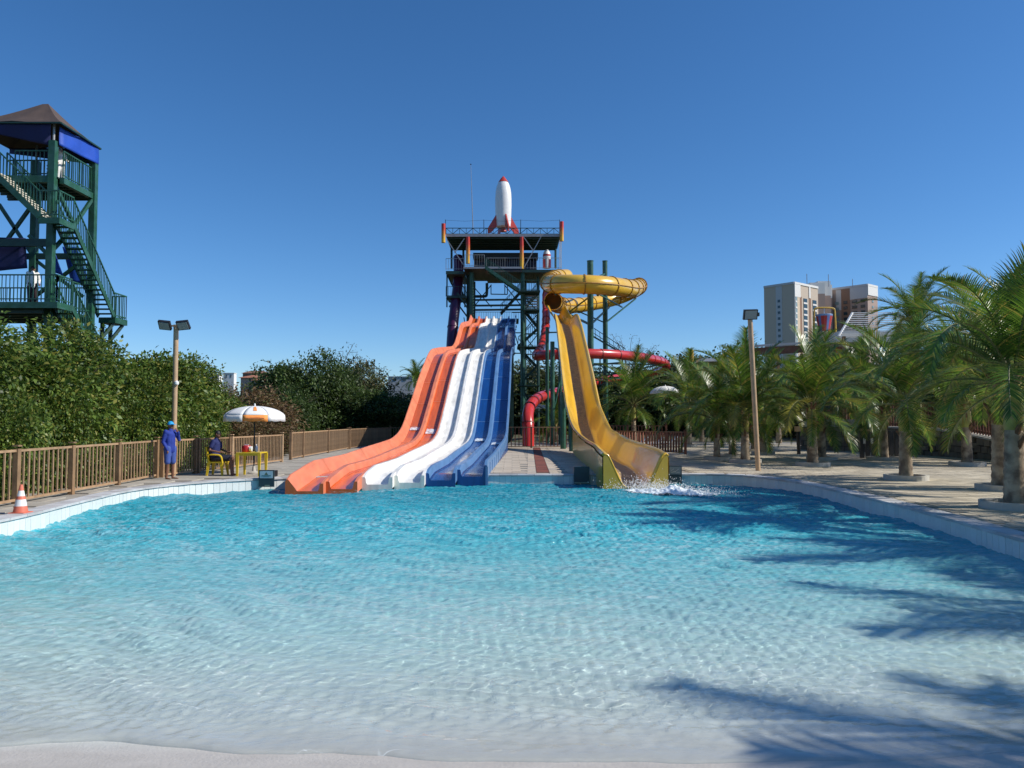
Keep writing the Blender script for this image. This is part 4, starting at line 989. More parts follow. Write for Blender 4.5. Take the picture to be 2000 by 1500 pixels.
for k in range(5): MB().box2((-22.8, ya + .3 + k * .8, zLow - .42), (-18.6, ya + .42 + k * .8, zLow - .202)).build('joist', M_dgreen, LT)
rail_run(LT, (-22.8, YB + .1, zLow), (-18.7, YB + .1, zLow), 1.15, .15, M_green, w_=.022)
rail_run(LT, (XR2, YF + .2, zLow), (XR2, YB, zLow), 1.15, .15, M_green, w_=.022)
sheet('shaded_lower_screen', [P(-80, 462, 31.6), P(50, 465, 31.6), P(54, 524, 31.6), P(-80, 536, 31.6)], M_shadec, LT)
sheet('blue_lower_panel', [P(99, 478, 32.6), P(105, 486, 32.6), P(124, 538, 32.6), P(99, 530, 32.6)], M_blueTarp, LT)
sheet('blue_inner_panel', [P(122, 482, 34.2), P(150, 482, 34.2), P(178, 556, 34.2), P(140, 556, 34.2)], M_blueTarp, LT)
for y in (34.6, 35.3): MB().bar((-18.5, y, -.1), (-18.5, y, zr - .25), .13).build('lower_post', M_dgreen, LT)
ch = thing('stacked_chairs', 'stack of grey plastic chairs on the upper platform of the left tower', 'chairs', (-19.45, 32.4, zP))
for k in range(4):
    z = zP + k * .14
    MB().box2((-19.75, 32.2, z + .40), (-19.3, 32.6, z + .44)).build('seat', M_grey, ch)
    MB().box2((-19.75, 32.58, z + .44), (-19.3, 32.62, z + .85)).build('backrest', M_grey, ch)
for x in (-19.73, -19.32):
    for y in (32.22, 32.58): MB().bar((x, y, zP), (x, y, zP + .45), .035).build('leg', M_grey, ch)
def PX(px, d): return (px - 1000) / FPX * d
# ================================================================== LAMPS, SIGNS, CONE, TABLE
def floodlight(parent, c, ux, up, w_, h_):
    """lamp head: c centre, ux right vector, up up vector"""
    ux = Vector(ux).normalized(); up = Vector(up); up = (up - ux * up.dot(ux)).normalized(); nn = ux.cross(up)
    R = Matrix((ux, up, nn)).transposed()
    hd = MB().box(c, (w_, h_, .09), R).build('lamp_head', M_black, parent)
    MB().box(Vector(c) + nn * .05, (w_ * .84, h_ * .82, .02), R).build('lamp_glass', M_glass, hd)
    return hd
lp = thing('lamp_post', 'tan lamp post with two tilted floodlights behind the standing person', 'lamp post', (-10.3, 23.5, 0))
zt = P(340, 640, 23.5).z
MB().tube([(-10.3, 23.5, -.02), (-10.3, 23.5, zt)], .075, 14).build('pole', M_tan, lp, smooth=True)
MB().bar((-10.6, 23.45, zt + .05), (-10.0, 23.45, zt + .05), .05).build('cross_arm', M_tan, lp)
MB().box((-10.3, 23.5, zt + .03), (.12, .12, .12)).build('bracket', M_tan, lp)
floodlight(lp, (-10.58, 23.35, zt + .06), (1, .0, -.1), (-.25, -.6, .75), .36, .30)
floodlight(lp, (-10.02, 23.35, zt + .06), (1, .0, .1), (.25, -.6, .75), .36, .30)
MB().lathe([(.05, 0), (.065, .03), (.065, .09), (.03, .13)], (-10.22, 23.42, P(0, 752, 23.5).z), 12).build('camera_dome', M_white, lp)
lp2 = thing('lamp_post', 'tall tan lamp post with one floodlight by the right side of the pool', 'lamp post', (8.22, 25.8, 0))
z2 = P(1467, 622, 25.8).z
MB().tube([(8.22, 25.8, -.02), (8.02, 25.8, z2)], .082, 14).build('pole', M_tan, lp2, smooth=True)
floodlight(lp2, (8.0, 25.7, z2 + .12), (1, .1, .04), (0, -.35, .9), .48, .34)
MB().box((8.27, 25.75, z2 + .13), (.08, .12, .12)).build('sensor', M_black, lp2)
def pool_sign(label, x, y, z0, z1, w_, kind):
    t = thing('notice_box', label, 'notice sign', (x, y, 0), 'notice boxes hung on the pool edge')
    M_nb = mat('dark_slate_board', (.03, .055, .065), .35, var=.15, vscale=6); h = z1 - z0; yy_ = y - .22
    MB().box2((x - w_ / 2, yy_, z0), (x + w_ / 2, yy_ + .05, z1)).build('board', M_nb, t)
    MB().box2((x - w_ / 2 + .02, yy_ + .052, z1 - .20), (x + w_ / 2 - .02, y + .2, z1 - .03)).build('bracket', M_black, t)
    if kind == 'blank':
        MB().box2((x - w_ / 2 + .01, yy_ - .006, z0 + .02), (x + w_ / 2 - .01, yy_ - .001, z0 + .06)).build('lower_stripe', mat('sign_stripe', (.25, .3, .22), .5), t)
        MB().box2((x - w_ / 2, yy_ - .004, z1 - .012), (x - .02, yy_ + .055, z1 + .002)).build('rim', M_grey, t); return
    pz0, pz1 = z0 + h * .52, z1 - .03
    pn = MB().box2((x - w_ / 2 + .035, yy_ - .01, pz0), (x + w_ / 2 - .035, yy_ - .001, pz1)).build('panel', mat('pale_sign_panel' if kind == 'logo' else 'dim_sign_panel', (.42, .56, .60) if kind == 'logo' else (.16, .21, .24), .3), t)
    M_pr = mat('sign_print_teal', (.08, .22, .24), .5); M_pg = mat('sign_print_olive', (.10, .14, .07), .5); M_pw = mat('sign_print_pale', (.62, .66, .66), .5)
    yp = yy_ - .012
    if kind == 'logo':
        c = Vector((x, yp, (pz0 + pz1) / 2)); s_ = w_ * .13
        MB().add([c + Vector((-s_, 0, -.01)), c + Vector((s_, 0, -.01)), c + Vector((0, 0, s_ * 1.3))], [(0, 1, 2)]).build('emblem', M_pg, pn)
        MB().box2((x - w_ * .3, yp - .001, pz0 + .055), (x + w_ * .3, yp + .001, pz0 + .085)).build('lettering', M_pr, pn)
        MB().box2((x - w_ * .18, yp - .001, pz0 + .035), (x + w_ * .18, yp + .001, pz0 + .045)).build('lettering', M_pr, pn)
    else:
        for a, c in (((-.12, .05), (.0, .10)), ((-.03, .06), (.12, .17)), ((-.13, .12), (-.04, .17)), ((.02, .04), (.13, .06))):
            MB().bar((x + a[0], yp, pz0 + a[1]), (x + c[0], yp, pz0 + c[1]), .022, .004).build('stroke', M_pw, pn)
    MB().box2((x - w_ * .1, yy_ - .006, z0 + .03), (x + w_ * .22, yy_ - .001, z0 + .055)).build('lower_stripe', mat('sign_stripe', (.25, .3, .22), .5), t)
p = G(530, 937, 0); pool_sign('dark notice box with a pale panel and triangular emblem left of the orange lanes', -7.05, 22.4, -.20, .28, .44, 'logo')
pool_sign('plain dark notice box left of the yellow slide lip', 2.15, 24.05, -.26, .28, .48, 'blank')
pool_sign('dark notice box with pale brush strokes right of the yellow slide lip', 5.05, 24.15, -.26, .30, .42, 'strokes')
# traffic cone
cn = G(40, 1004, 0); cone = thing('traffic_cone', 'orange and white traffic cone standing on the left pool edge', 'cone', cn)
M_cone = mat('faded_orange_plastic', (.66, .17, .10), .5, var=.08)
MB().box(cn + Vector((0, 0, .02)), (.29, .29, .035)).build('base', M_cone, cone)
hc = .54; prof = [(.125, .035), (.103, .15)], [(.103, .15), (.080, .27)], [(.080, .27), (.066, .33)], [(.066, .33), (.046, .43)], [(.046, .43), (.024, hc)]
for i, pr in enumerate(prof): MB().lathe(pr, cn, 20, cap=(i == 4)).build('band' if i in (1, 3) else 'cone_body', M_white if i in (1, 3) else M_cone, cone, smooth=True)
# parasol
M_can = mat('white_parasol_cloth', (.78, .77, .74), .7, var=.04); M_cor = mat('orange_parasol_cloth', (.85, .30, .06), .7, var=.06)
def parasol(label, c, R_, H, zrim, orange=None, flap=.2, n=8, rot=0.0, tilt=0, pole=M_black, group=None):
    t = thing('parasol', label, 'parasol', c, group); c = Vector(c)
    MB().tube([c + Vector((0, 0, 0)), c + Vector((0, 0, zrim + H + .06))], .022, 8).build('pole', pole, t, smooth=True)
    MB().lathe([(.19, 0), (.19, .05), (.06, .09), (.04, .25)], c, 14).build('base', M_conc, t, smooth=True)
    MB().lathe([(.03, 0), (.03, .05), (.008, .09)], c + Vector((0, 0, zrim + H)), 8).build('finial', M_white, t)
    for k in range(n):
        a0 = rot + 2 * math.pi * k / n; a1 = rot + 2 * math.pi * (k + 1) / n; b = MB(); vs = []; m = 8; s_ = 6
        for i in range(m + 1):
            q = i / m; rr_ = R_ * math.sin(q * 1.18) / math.sin(1.18); z = zrim + H * (math.cos(q * 1.18) - math.cos(1.18)) / (1 - math.cos(1.18))
            for j in range(s_ + 1):
                f = j / s_; a = a0 + (a1 - a0) * f; sag = 1 - .03 * math.sin(math.pi * f) * q
                vs.append(c + Vector((rr_ * sag * math.cos(a), rr_ * sag * math.sin(a), z - tilt * rr_ * math.cos(a))))
        b.add(vs, [(i * (s_ + 1) + j, (i + 1) * (s_ + 1) + j, (i + 1) * (s_ + 1) + j + 1, i * (s_ + 1) + j + 1) for i in range(m) for j in range(s_)])
        o = b.build('panel', M_can, t, smooth=True, label=None); mo_ = o.modifiers.new('thickness', 'SOLIDIFY'); mo_.thickness = .006
        b = MB(); vs = []
        for j in range(s_ + 1):
            f = j / s_; a = a0 + (a1 - a0) * f; rr_ = R_ * (1 - .045 * math.sin(math.pi * f)) + .004; z = zrim - tilt * rr_ * math.cos(a)
            p = c + Vector((rr_ * math.cos(a), rr_ * math.sin(a), z)); vs += [p, p + Vector((.02 * math.cos(a), .02 * math.sin(a), -flap + .015 * math.sin(f * 12)))]
        b.add(vs, [(2 * j, 2 * j + 2, 2 * j + 3, 2 * j + 1) for j in range(s_)])
        o = b.build('valance', M_cor if k == orange else M_can, t, smooth=True, label='orange printed valance' if k == orange else None); mo_ = o.modifiers.new('thickness', 'SOLIDIFY'); mo_.thickness = .006
        if k == orange:
            am = (a0 + a1) / 2; rr_ = R_ * .96 + .03; q = MB()
            for z, w_ in ((-.07, .30), (-.11, .22)):
                p = c + Vector((rr_ * math.cos(am), rr_ * math.sin(am), zrim + z)); s = Vector((-math.sin(am), math.cos(am), 0))
                q.bar(p - s * w_, p + s * w_, .018, .004)
            q.build('lettering', mat('faded_orange_print', (.85, .42, .20), .7), o)
            q = MB(); vs = []
            for i in range(3, 7):
                qq = i / 8; r1 = R_ * math.sin(qq * 1.18) / math.sin(1.18) * .97; z = zrim + H * (math.cos(qq * 1.18) - math.cos(1.18)) / (1 - math.cos(1.18)) + .015
                for s_2 in (-1, 1): vs.append(c + Vector((r1 * math.cos(am + s_2 * .07), r1 * math.sin(am + s_2 * .07), z)))
            q.add(vs, [(2 * i, 2 * i + 1, 2 * i + 3, 2 * i + 2) for i in range(3)]); q.build('printed_mark', M_cor, o)
        a = a0; p0 = c + Vector((R_ * math.cos(a), R_ * math.sin(a), zrim)); MB().bar(c + Vector((0, 0, zrim + .12)), p0, .012).build('rib', M_grey, t)
    return t
parasol('white parasol with one orange valance over the yellow table', (-8.22, 24.6, 0), .96, .29, 1.87, orange=5, rot=rad(42), flap=.2)
# yellow table
M_yp = mat('yellow_plastic', (.72, .50, .02), .35, var=.05)
tb = thing('table', 'yellow plastic table under the parasol', 'table', (-7.95, 23.6, 0))
MB().box((-7.95, 23.6, .72), (.72, .70, .035)).build('table_top', M_yp, tb)
for x, y in ((-8.28, 23.28), (-8.02, 23.24), (-7.62, 23.28), (-8.28, 23.92), (-7.62, 23.92)):
    if x == -8.02: x = -8.0; 
    MB().add(*(lambda c: ([c + Vector(v) for v in ((-.045, -.03, .70), (.045, -.03, .70), (.045, .03, .70), (-.045, .03, .70), (-.028, -.02, 0), (.028, -.02, 0), (.028, .02, 0), (-.028, .02, 0))], [(0, 1, 5, 4), (1, 2, 6, 5), (2, 3, 7, 6), (3, 0, 4, 7), (4, 5, 6, 7)]))(Vector((x, y, 0)))).build('leg', M_yp, tb) if x != -8.0 else None
MB().bar((-8.3, 23.27, .67), (-7.6, 23.27, .67), .02, .06).build('apron', M_yp, tb)
co = thing('cooler', 'red drinks cooler with white lid end on the yellow table', 'cooler', (-8.1, 23.6, .74))
MB().lathe([(.12, .0), (.135, .03), (.135, .17), (.11, .2)], (-8.12, 23.6, .738), 18).build('body', mat('red_plastic', (.45, .02, .02), .35), co, smooth=True)
MB().tube([(-8.0, 23.55, .84), (-7.93, 23.55, .84)], .075, 14).build('cap', M_white, co)
MB().box((-8.12, 23.6, .955), (.12, .03, .03)).build('handle', M_white, co)
bt = thing('water_bottle', 'clear water bottle with white cap on the yellow table', 'bottle', (-7.82, 23.6, .738))
MB().lathe([(.035, 0), (.04, .02), (.04, .16), (.018, .2)], (-7.82, 23.6, .738), 12).build('body', mat('bottle_plastic', (.10, .14, .22), .15), bt, smooth=True)
MB().lathe([(.02, .2), (.02, .235)], (-7.82, 23.6, .738), 10).build('cap', M_white, bt)
# yellow armchair
chx, chy = -9.05, 23.75
cr_ = thing('armchair', 'yellow plastic armchair with the seated man on it', 'chair', (chx, chy, 0))
MB().box((chx, chy, .42), (.46, .46, .04)).build('seat', M_yp, cr_)
MB().box((chx - .24, chy, .66), (.04, .44, .46), Matrix.Rotation(rad(-10), 3, 'Y')).build('backrest', M_yp, cr_)
for sy in (-1, 1):
    MB().tube(smooth_path([(chx - .25, chy + sy * .25, .66), (chx, chy + sy * .27, .66), (chx + .2, chy + sy * .26, .64), (chx + .24, chy + sy * .25, .4)], .04, 2), .026, 8).build('armrest', M_yp, cr_, smooth=True)
    for sx in (-1, 1): MB().add(*(lambda c, o: ([c + Vector(v) for v in ((-.05, -.03, .42), (.05, -.03, .42), (.05, .03, .42), (-.05, .03, .42))] + [c + o + Vector(v) for v in ((-.025, -.02, 0), (.025, -.02, 0), (.025, .02, 0), (-.025, .02, 0))], [(0, 1, 5, 4), (1, 2, 6, 5), (2, 3, 7, 6), (3, 0, 4, 7), (4, 5, 6, 7)]))(Vector((chx + sx * .19, chy + sy * .2, 0)), Vector((sx * .05, sy * .04, 0)))).build('leg', M_yp, cr_)

# ================================================================== PEOPLE
def figure(name, label, loc, J, yaw, skin_parts, cloth, head, hair=None, cap=None, scale=1.0):
    """J joints; skin_parts/cloth: lists of (a, b, ra, rb) chains; voxel remesh makes each ONE continuous surface"""
    root = thing(name, label, 'person', loc); root.rotation_euler = (0, 0, yaw); root.scale = (scale,) * 3
    def blob(nm, chains, m, vox, extra=None):
        b = MB()
        for ch in chains:
            pts = [Vector(J[k]) if isinstance(k, str) else Vector(k) for k, _ in ch]; rs = [r for _, r in ch]
            P2, R2 = [], []
            for i in range(len(pts)):
                P2.append(pts[i]); R2.append(rs[i])
            b.tube(P2, R2, 12)
            for p, r in zip(P2, R2): b.lathe([(r * math.sin(t) + 1e-4, -r * math.cos(t)) for t in np.linspace(.15, math.pi - .15, 7)], p, 12)
        if extra: extra(b)
        me = b.mesh(nm, m, True); o = bpy.data.objects.new(nm, me); col.objects.link(o); o.parent = root
        md = o.modifiers.new('r', 'REMESH'); md.mode = 'VOXEL'; md.voxel_size = vox; md.use_smooth_shade = True
        s = o.modifiers.new('s', 'SMOOTH'); s.factor = .5; s.iterations = 3
        return o
    hc_ = Vector(J['head']); fw = Vector(head)                              # facing direction
    def headx(b):
        b.lathe([(.075 * math.sin(t) + 1e-4, -.112 * math.cos(t)) for t in np.linspace(.1, math.pi - .1, 12)], hc_, 16)
        b.lathe([(.05 * math.sin(t) + 1e-4, -.06 * math.cos(t)) for t in np.linspace(.1, math.pi - .1, 8)], hc_ + fw * .03 + Vector((0, 0, -.055)), 12)
        b.tube([hc_ + fw * .07 + Vector((0, 0, .02)), hc_ + fw * .105 + Vector((0, 0, -.03))], [.010, .017], 8)
        sd_ = Vector((-fw.y, fw.x, 0))
        for s_ in (-1, 1): b.lathe([(.012, -.03), (.02, 0), (.012, .03)], hc_ + sd_ * s_ * .08, 8)
    body = blob('body', skin_parts, M_skin, .011, headx)
    sd_ = Vector((-fw.y, fw.x, 0))
    for s_ in (-1, 1):
        e = MB().lathe([(.011 * math.sin(t) + 1e-4, -.009 * math.cos(t)) for t in np.linspace(.1, 3.04, 6)], hc_ + fw * .082 + sd_ * s_ * .03 + Vector((0, 0, .012)), 8).mesh('eye', M_black); o = bpy.data.objects.new('eye', e); col.objects.link(o); o.parent = root
    e = MB().bar(hc_ + fw * .085 + sd_ * -.022 + Vector((0, 0, -.06)), hc_ + fw * .085 + sd_ * .022 + Vector((0, 0, -.06)), .008).mesh('mouth', mat('lip', (.16, .05, .04), .5)); o = bpy.data.objects.new('mouth', e); col.objects.link(o); o.parent = root
    for nm, chains, m in cloth: blob(nm, chains, m, .013)
    if hair:
        def hx(b): b.lathe([(.086 * math.sin(t) + 1e-4, -.105 * math.cos(t)) for t in np.linspace(1.35, 3.1, 9)], hc_ + Vector((0, 0, .02)) - fw * .012, 16)
        b = MB(); hx(b); me = b.mesh('hair', hair, True); o = bpy.data.objects.new('hair', me); col.objects.link(o); o.parent = root
    if cap:
        b = MB(); b.lathe([(.092 * math.sin(t) + 1e-4, -.10 * math.cos(t)) for t in np.linspace(1.5, 3.1, 9)], hc_ + Vector((0, 0, .025)), 18)
        q = hc_ + fw * .10 + Vector((0, 0, .03)); R = Matrix((fw, sd_, Vector((0, 0, 1)))).transposed(); b.box(q, (.11, .13, .012), R)
        me = b.mesh('cap', cap, True); o = bpy.data.objects.new('cap', me); col.objects.link(o); o.parent = root
    return root
def hand(w_, d, up, r=.009):
    """palm and five fingers as chains from wrist point w_ along d"""
    w_ = Vector(w_); d = Vector(d).normalized(); up = Vector(up).normalized(); s = d.cross(up).normalized(); ch = [[(tuple(w_), .026), (tuple(w_ + d * .07), .030)]]
    for k, (o_, L) in enumerate(((-.027, .065), (-.009, .078), (.009, .073), (.026, .058))):
        a = w_ + d * .075 + s * o_; m = a + d * L * .5 - up * .008; e = a + d * L * .9 - up * .03; ch.append([(tuple(a), r), (tuple(m), r * .9), (tuple(e), r * .75)])
    a = w_ + d * .03 + s * -.025; ch.append([(tuple(a), r * 1.1), (tuple(a - s * .03 + d * .03), r), (tuple(a - s * .035 + d * .06 - up * .01), r * .8)])
    return ch
M_navy = mat('royal_blue_shirt', (.012, .035, .26), .8, var=.12, vscale=8, bump=.4, bscale=12)
M_dnavy = mat('navy_shirt', (.010, .018, .10), .8, var=.12, vscale=8)
M_short = mat('blue_shorts', (.045, .085, .30), .8, var=.1); M_cap = mat('cyan_cap', (.01, .30, .62), .7); M_hair = mat('black_hair', (.012, .01, .009), .6)
J = dict(head=(0, 0, 1.56), neck=(0, 0, 1.43), chest=(0, 0, 1.25), waist=(0, 0, 1.02), hip=(0, 0, .90), sl=(-.17, .0, 1.37), sr=(.17, .0, 1.37),
         el=(-.22, .05, 1.09), wl=(-.16, -.06, .86), er=(.27, -.06, 1.14), wr=(.13, -.16, 1.36), hl=(-.09, 0, .90), hr=(.09, 0, .90),
         kl=(-.10, -.02, .49), kr=(.11, .0, .49), al=(-.09, .03, .08), ar=(.15, .04, .08))
sk = [[('neck', .05), ('head', .055)], [('chest', .10), ('neck', .055)], [('sl', .05), ('el', .038), ('wl', .027)], [('sr', .05), ('er', .038), ('wr', .027)], [('chest', .12), ('waist', .11), ('hip', .12)], [('sl', .05), ('sr', .05)],
      [('hl', .085), ('kl', .055), ('al', .036)], [('hr', .085), ('kr', .055), ('ar', .036)], [('al', .036), ((-.09, .02, .035), .038), ((-.11, -.15, .025), .025)], [('ar', .036), ((.15, .03, .035), .038), ((.17, -.14, .025), .025)]]
sk += hand(J['wl'], (.1, -.2, -1), (0, -1, 0)) + hand(J['wr'], (-.45, .1, .8), (0, -1, 0))
cl = [('long_sleeve_shirt', [[('sl', .068), ('el', .05), ('wl', .04)], [('sr', .068), ('er', .05), ('wr', .04)], [('sl', .075), ('chest', .12), ('sr', .075)], [((-.06, 0, 1.3), .10), ((-.055, 0, 1.0), .10), ((-.055, 0, .84), .115)], [((.06, 0, 1.3), .10), ((.055, 0, 1.0), .10), ((.055, 0, .84), .115)], [('neck', .07), ((0, -.01, 1.3), .11), ((0, -.01, 1.1), .115), ((0, -.01, .88), .12)]], M_navy),
      ('shorts', [[('hl', .115), ((-.10, -.01, .60), .09), ((-.10, -.01, .52), .092)], [('hr', .115), ((.10, -.005, .60), .09), ((.105, 0, .52), .092)]], M_short)]
figure('person', 'person standing in blue long sleeves, blue shorts and cyan cap, hand raised to the face', G(331, 937, 0), J, rad(68), sk, cl, (.1, -.995, 0), cap=M_cap)
# seated man: sits on the chair facing +x, one leg crossed
Js = dict(head=(.02, 0, 1.27), neck=(-.03, 0, 1.13), chest=(-.06, 0, .95), waist=(-.08, 0, .70), hip=(-.06, 0, .54), sl=(-.05, .19, 1.05), sr=(-.05, -.19, 1.05), el=(.02, .28, .80), wl=(.26, .2, .72), er=(-.12, -.30, .80), wr=(.16, -.22, .73),
          hl=(0, .09, .53), hr=(0, -.09, .53), kl=(.42, .12, .56), kr=(.44, -.08, .52), al=(.46, .08, .1), ar=(.74, -.05, .40))
Js['ar'] = (.50, -.12, .09)
sks = [[('neck', .05), ('head', .055)], [('chest', .11), ('neck', .055)], [('sl', .05), ('el', .04), ('wl', .028)], [('sr', .05), ('er', .04), ('wr', .028)], [('chest', .13), ('waist', .13), ('hip', .13)], [('sl', .05), ('sr', .05)],
       [('hl', .09), ('kl', .06), ('al', .038)], [('hr', .09), ('kr', .06), ('ar', .038)], [('al', .038), ((.45, .08, .04), .036), ((.62, .08, .03), .026)], [('ar', .038), ((.50, -.12, .04), .036), ((.67, -.14, .03), .026)]]
sks += hand(Js['wl'], (1, -.1, -.1), (0, 0, 1)) + hand(Js['wr'], (1, .3, 0), (0, 0, 1))
cls = [('shirt', [[('sl', .08), ((-.0, .25, .9), .065)], [('sr', .08), ((-.09, -.26, .9), .065)], [('sl', .08), ('chest', .13), ('sr', .08)], [((-.06, .06, 1.0), .12), ((-.09, .06, .75), .135), ((-.06, .06, .60), .14)], [((-.06, -.06, 1.0), .12), ((-.09, -.06, .75), .135), ((-.06, -.06, .60), .14)], [('neck', .07), ((-.05, 0, 1.0), .14), ((-.07, 0, .75), .15)]], M_dnavy),
       ('shorts', [[((-.05, .09, .54), .12), ((.36, .12, .56), .085)], [((-.05, -.09, .54), .12), ((.36, -.08, .53), .085)]], mat('dark_shorts', (.012, .014, .03), .8))]
figure('person', 'dark haired man in a navy shirt seated in the yellow armchair', (chx - .02, chy, 0), Js, 0, sks, cls, (.95, -.3, 0), hair=M_hair)
# people on the left tower
M_wsh = mat('white_shirt', (.75, .74, .70), .8, bump=.3); M_pants = mat('dark_trousers', (.03, .015, .02), .8)
Jt = dict(J); Jt['wr'] = (.2, -.2, .95); Jt['er'] = (.24, -.02, 1.1)
skt = [c for c in sk[:10]]; skt += hand(Jt['wl'], (.1, -.2, -1), (0, -1, 0)) + hand(Jt['wr'], (0, -.6, -.6), (0, 0, 1))
clt = [('shirt', cl[0][1], M_wsh), ('trousers', [[('hl', .115), ('kl', .085), ('al', .065)], [('hr', .115), ('kr', .085), ('ar', .065)]], M_pants)]
figure('person', 'person in a white shirt and dark trousers on the lower platform of the left tower', (PX(57, 31.3), 31.3, zLow - .02), Jt, rad(40), skt, clt, (.9, -.4, 0), hair=M_hair)
figure('person', 'person in pale clothes behind the near post of the upper left platform', (PX(105, 31.9), 31.9, zP - .01), Jt, rad(70), skt, [('shirt', cl[0][1], M_wsh), ('trousers', clt[1][1], M_wsh)], (.9, -.4, 0), hair=M_hair)

# ================================================================== VEGETATION
def crown_mesh(name, m, w_, h_, nclump, per, leaf, seed, lobes=7, low=.05, droop=.35, shell=.55):
    rng = np.random.RandomState(seed); C = []
    for i in range(lobes):
        a = rng.uniform(0, 6.28); rr = w_ * rng.uniform(.15, .62); hz = h_ * rng.uniform(.25, .78)
        C.append((rr * math.cos(a), rr * math.sin(a), hz, w_ * rng.uniform(.38, .62), h_ * rng.uniform(.20, .34)))
    C.append((0, 0, h_ * .42, w_ * .78, h_ * .42))
    C.append((0, 0, h_ * .20, w_ * .85, h_ * .22))
    C = np.array(C); pick = rng.randint(0, len(C), nclump); c = C[pick]
    d = rng.normal(size=(nclump, 3)); d /= np.linalg.norm(d, axis=1)[:, None]
    r = rng.uniform(shell, 1.08, nclump) ** .6
    cl_ = c[:, :3] + d * np.stack([c[:, 3], c[:, 3], c[:, 4]], 1) * r[:, None]
    cl_[:, 2] = np.maximum(cl_[:, 2], low * h_ + rng.uniform(0, .2, nclump))
    cr_ = leaf * rng.uniform(1.0, 2.3, nclump)
    base = np.repeat(cl_, per, 0) + np.clip(rng.normal(size=(nclump * per, 3)), -1.7, 1.7) * np.repeat(cr_, per)[:, None] * np.array([1, 1, .7])
    N = len(base); out = np.repeat(d, per, 0) + rng.normal(size=(N, 3)) * .7; out[:, 2] -= droop
    out /= np.linalg.norm(out, axis=1)[:, None]
    up = rng.normal(size=(N, 3)) * .6 + np.array([0, 0, 1]); sd_ = np.cross(out, up); sd_ /= np.linalg.norm(sd_, axis=1)[:, None] + 1e-6
    L = leaf * rng.uniform(.7, 1.35, N)[:, None]; nn = np.cross(sd_, out)
    V = np.stack([base, base + out * L * .45 + sd_ * L * .26 + nn * L * .06, base + out * L - nn * L * .1, base + out * L * .45 - sd_ * L * .26 + nn * L * .06], 1).reshape(-1, 3)
    F = np.arange(N * 4).reshape(-1, 4)
    return npmesh(name, V, F, m)
LG = leaf_mat('bush_leaves', (.028, .070, .010), (.16, .235, .035), dead=(.26, .25, .05), gloss=.48)
LG2 = leaf_mat('dark_tree_leaves', (.022, .048, .012), (.085, .135, .030), gloss=.55)
LG3 = leaf_mat('dry_brown_leaves', (.10, .060, .028), (.20, .125, .055), gloss=.6, dead=(.10, .13, .04))
LG4 = leaf_mat('olive_leaves', (.045, .06, .022), (.11, .13, .05), gloss=.5, dead=(.2, .17, .1))
LG5 = leaf_mat('grey_dry_leaves', (.09, .075, .06), (.17, .14, .11), gloss=.7)
near_a = crown_mesh('crown', LG, 2.7, 4.9, 3000, 14, .165, 1)
near_b = crown_mesh('crown', LG, 2.5, 4.6, 2900, 14, .16, 2)
mid_a = crown_mesh('crown', LG2, 4.0, 6.5, 1700, 14, .25, 3)
mid_b = crown_mesh('crown', LG2, 3.6, 6.0, 1600, 14, .24, 4, lobes=9)
brown = crown_mesh('crown', LG3, 2.4, 3.6, 700, 16, .16, 5)
olive = crown_mesh('crown', LG4, 3.4, 6.0, 800, 16, .24, 6)
greyc = crown_mesh('crown', LG5, 2.6, 4.5, 900, 12, .14, 7, shell=.3)
def trunk_mesh(h, r, seed, w_=1.5):
    rs = random.Random(seed); b = MB(); pts = [Vector((rs.uniform(-.1, .1) * i, rs.uniform(-.1, .1) * i, h * i / 6)) for i in range(7)]
    b.tube(pts, [r * (1 - i / 9) for i in range(7)], 8)
    for k in range(9):
        i = rs.randint(1, 5); a = rs.uniform(0, 6.28); p = pts[i]; L = w_ * rs.uniform(.6, 1.2)
        q = [p, p + Vector((math.cos(a) * L * .5, math.sin(a) * L * .5, h * .12)), p + Vector((math.cos(a) * L, math.sin(a) * L, h * .3))]
        b.tube(q, [r * .4, r * .22, r * .06], 6)
    return b.mesh('trunk', M_trunk, True)
tk = {id(near_a): trunk_mesh(3.4, .13, 1, 1.5), id(near_b): trunk_mesh(3.2, .12, 2, 1.4), id(mid_a): trunk_mesh(5.4, .22, 3, 3), id(mid_b): trunk_mesh(5, .2, 4, 2.6), id(brown): trunk_mesh(3, .1, 5, 1.7), id(olive): trunk_mesh(5, .18, 6, 2.4), id(greyc): trunk_mesh(3.4, .10, 7, 1.0)}
def tree(name, label, cat, px, toppx, d, crown, base_h, sx=1.0, rot=None, group=None):
    x = (px - 1000) / FPX * d; z = hill_z(x, d) if math.hypot(x, d) > R0 else -.1; H = P(px, toppx, d).z - z; s = H / base_h
    t = thing(name, label, cat, (x, d, z), group); t.rotation_euler = (0, 0, rot if rot is not None else random.uniform(0, 6.28)); t.scale = (s * sx, s * sx, s)
    for nm, me in (('trunk', tk[id(crown)]), ('crown', crown)):
        o = bpy.data.objects.new(nm, me); col.objects.link(o); o.parent = t
    return t
gb = 'leafy bushes growing along the left fence'
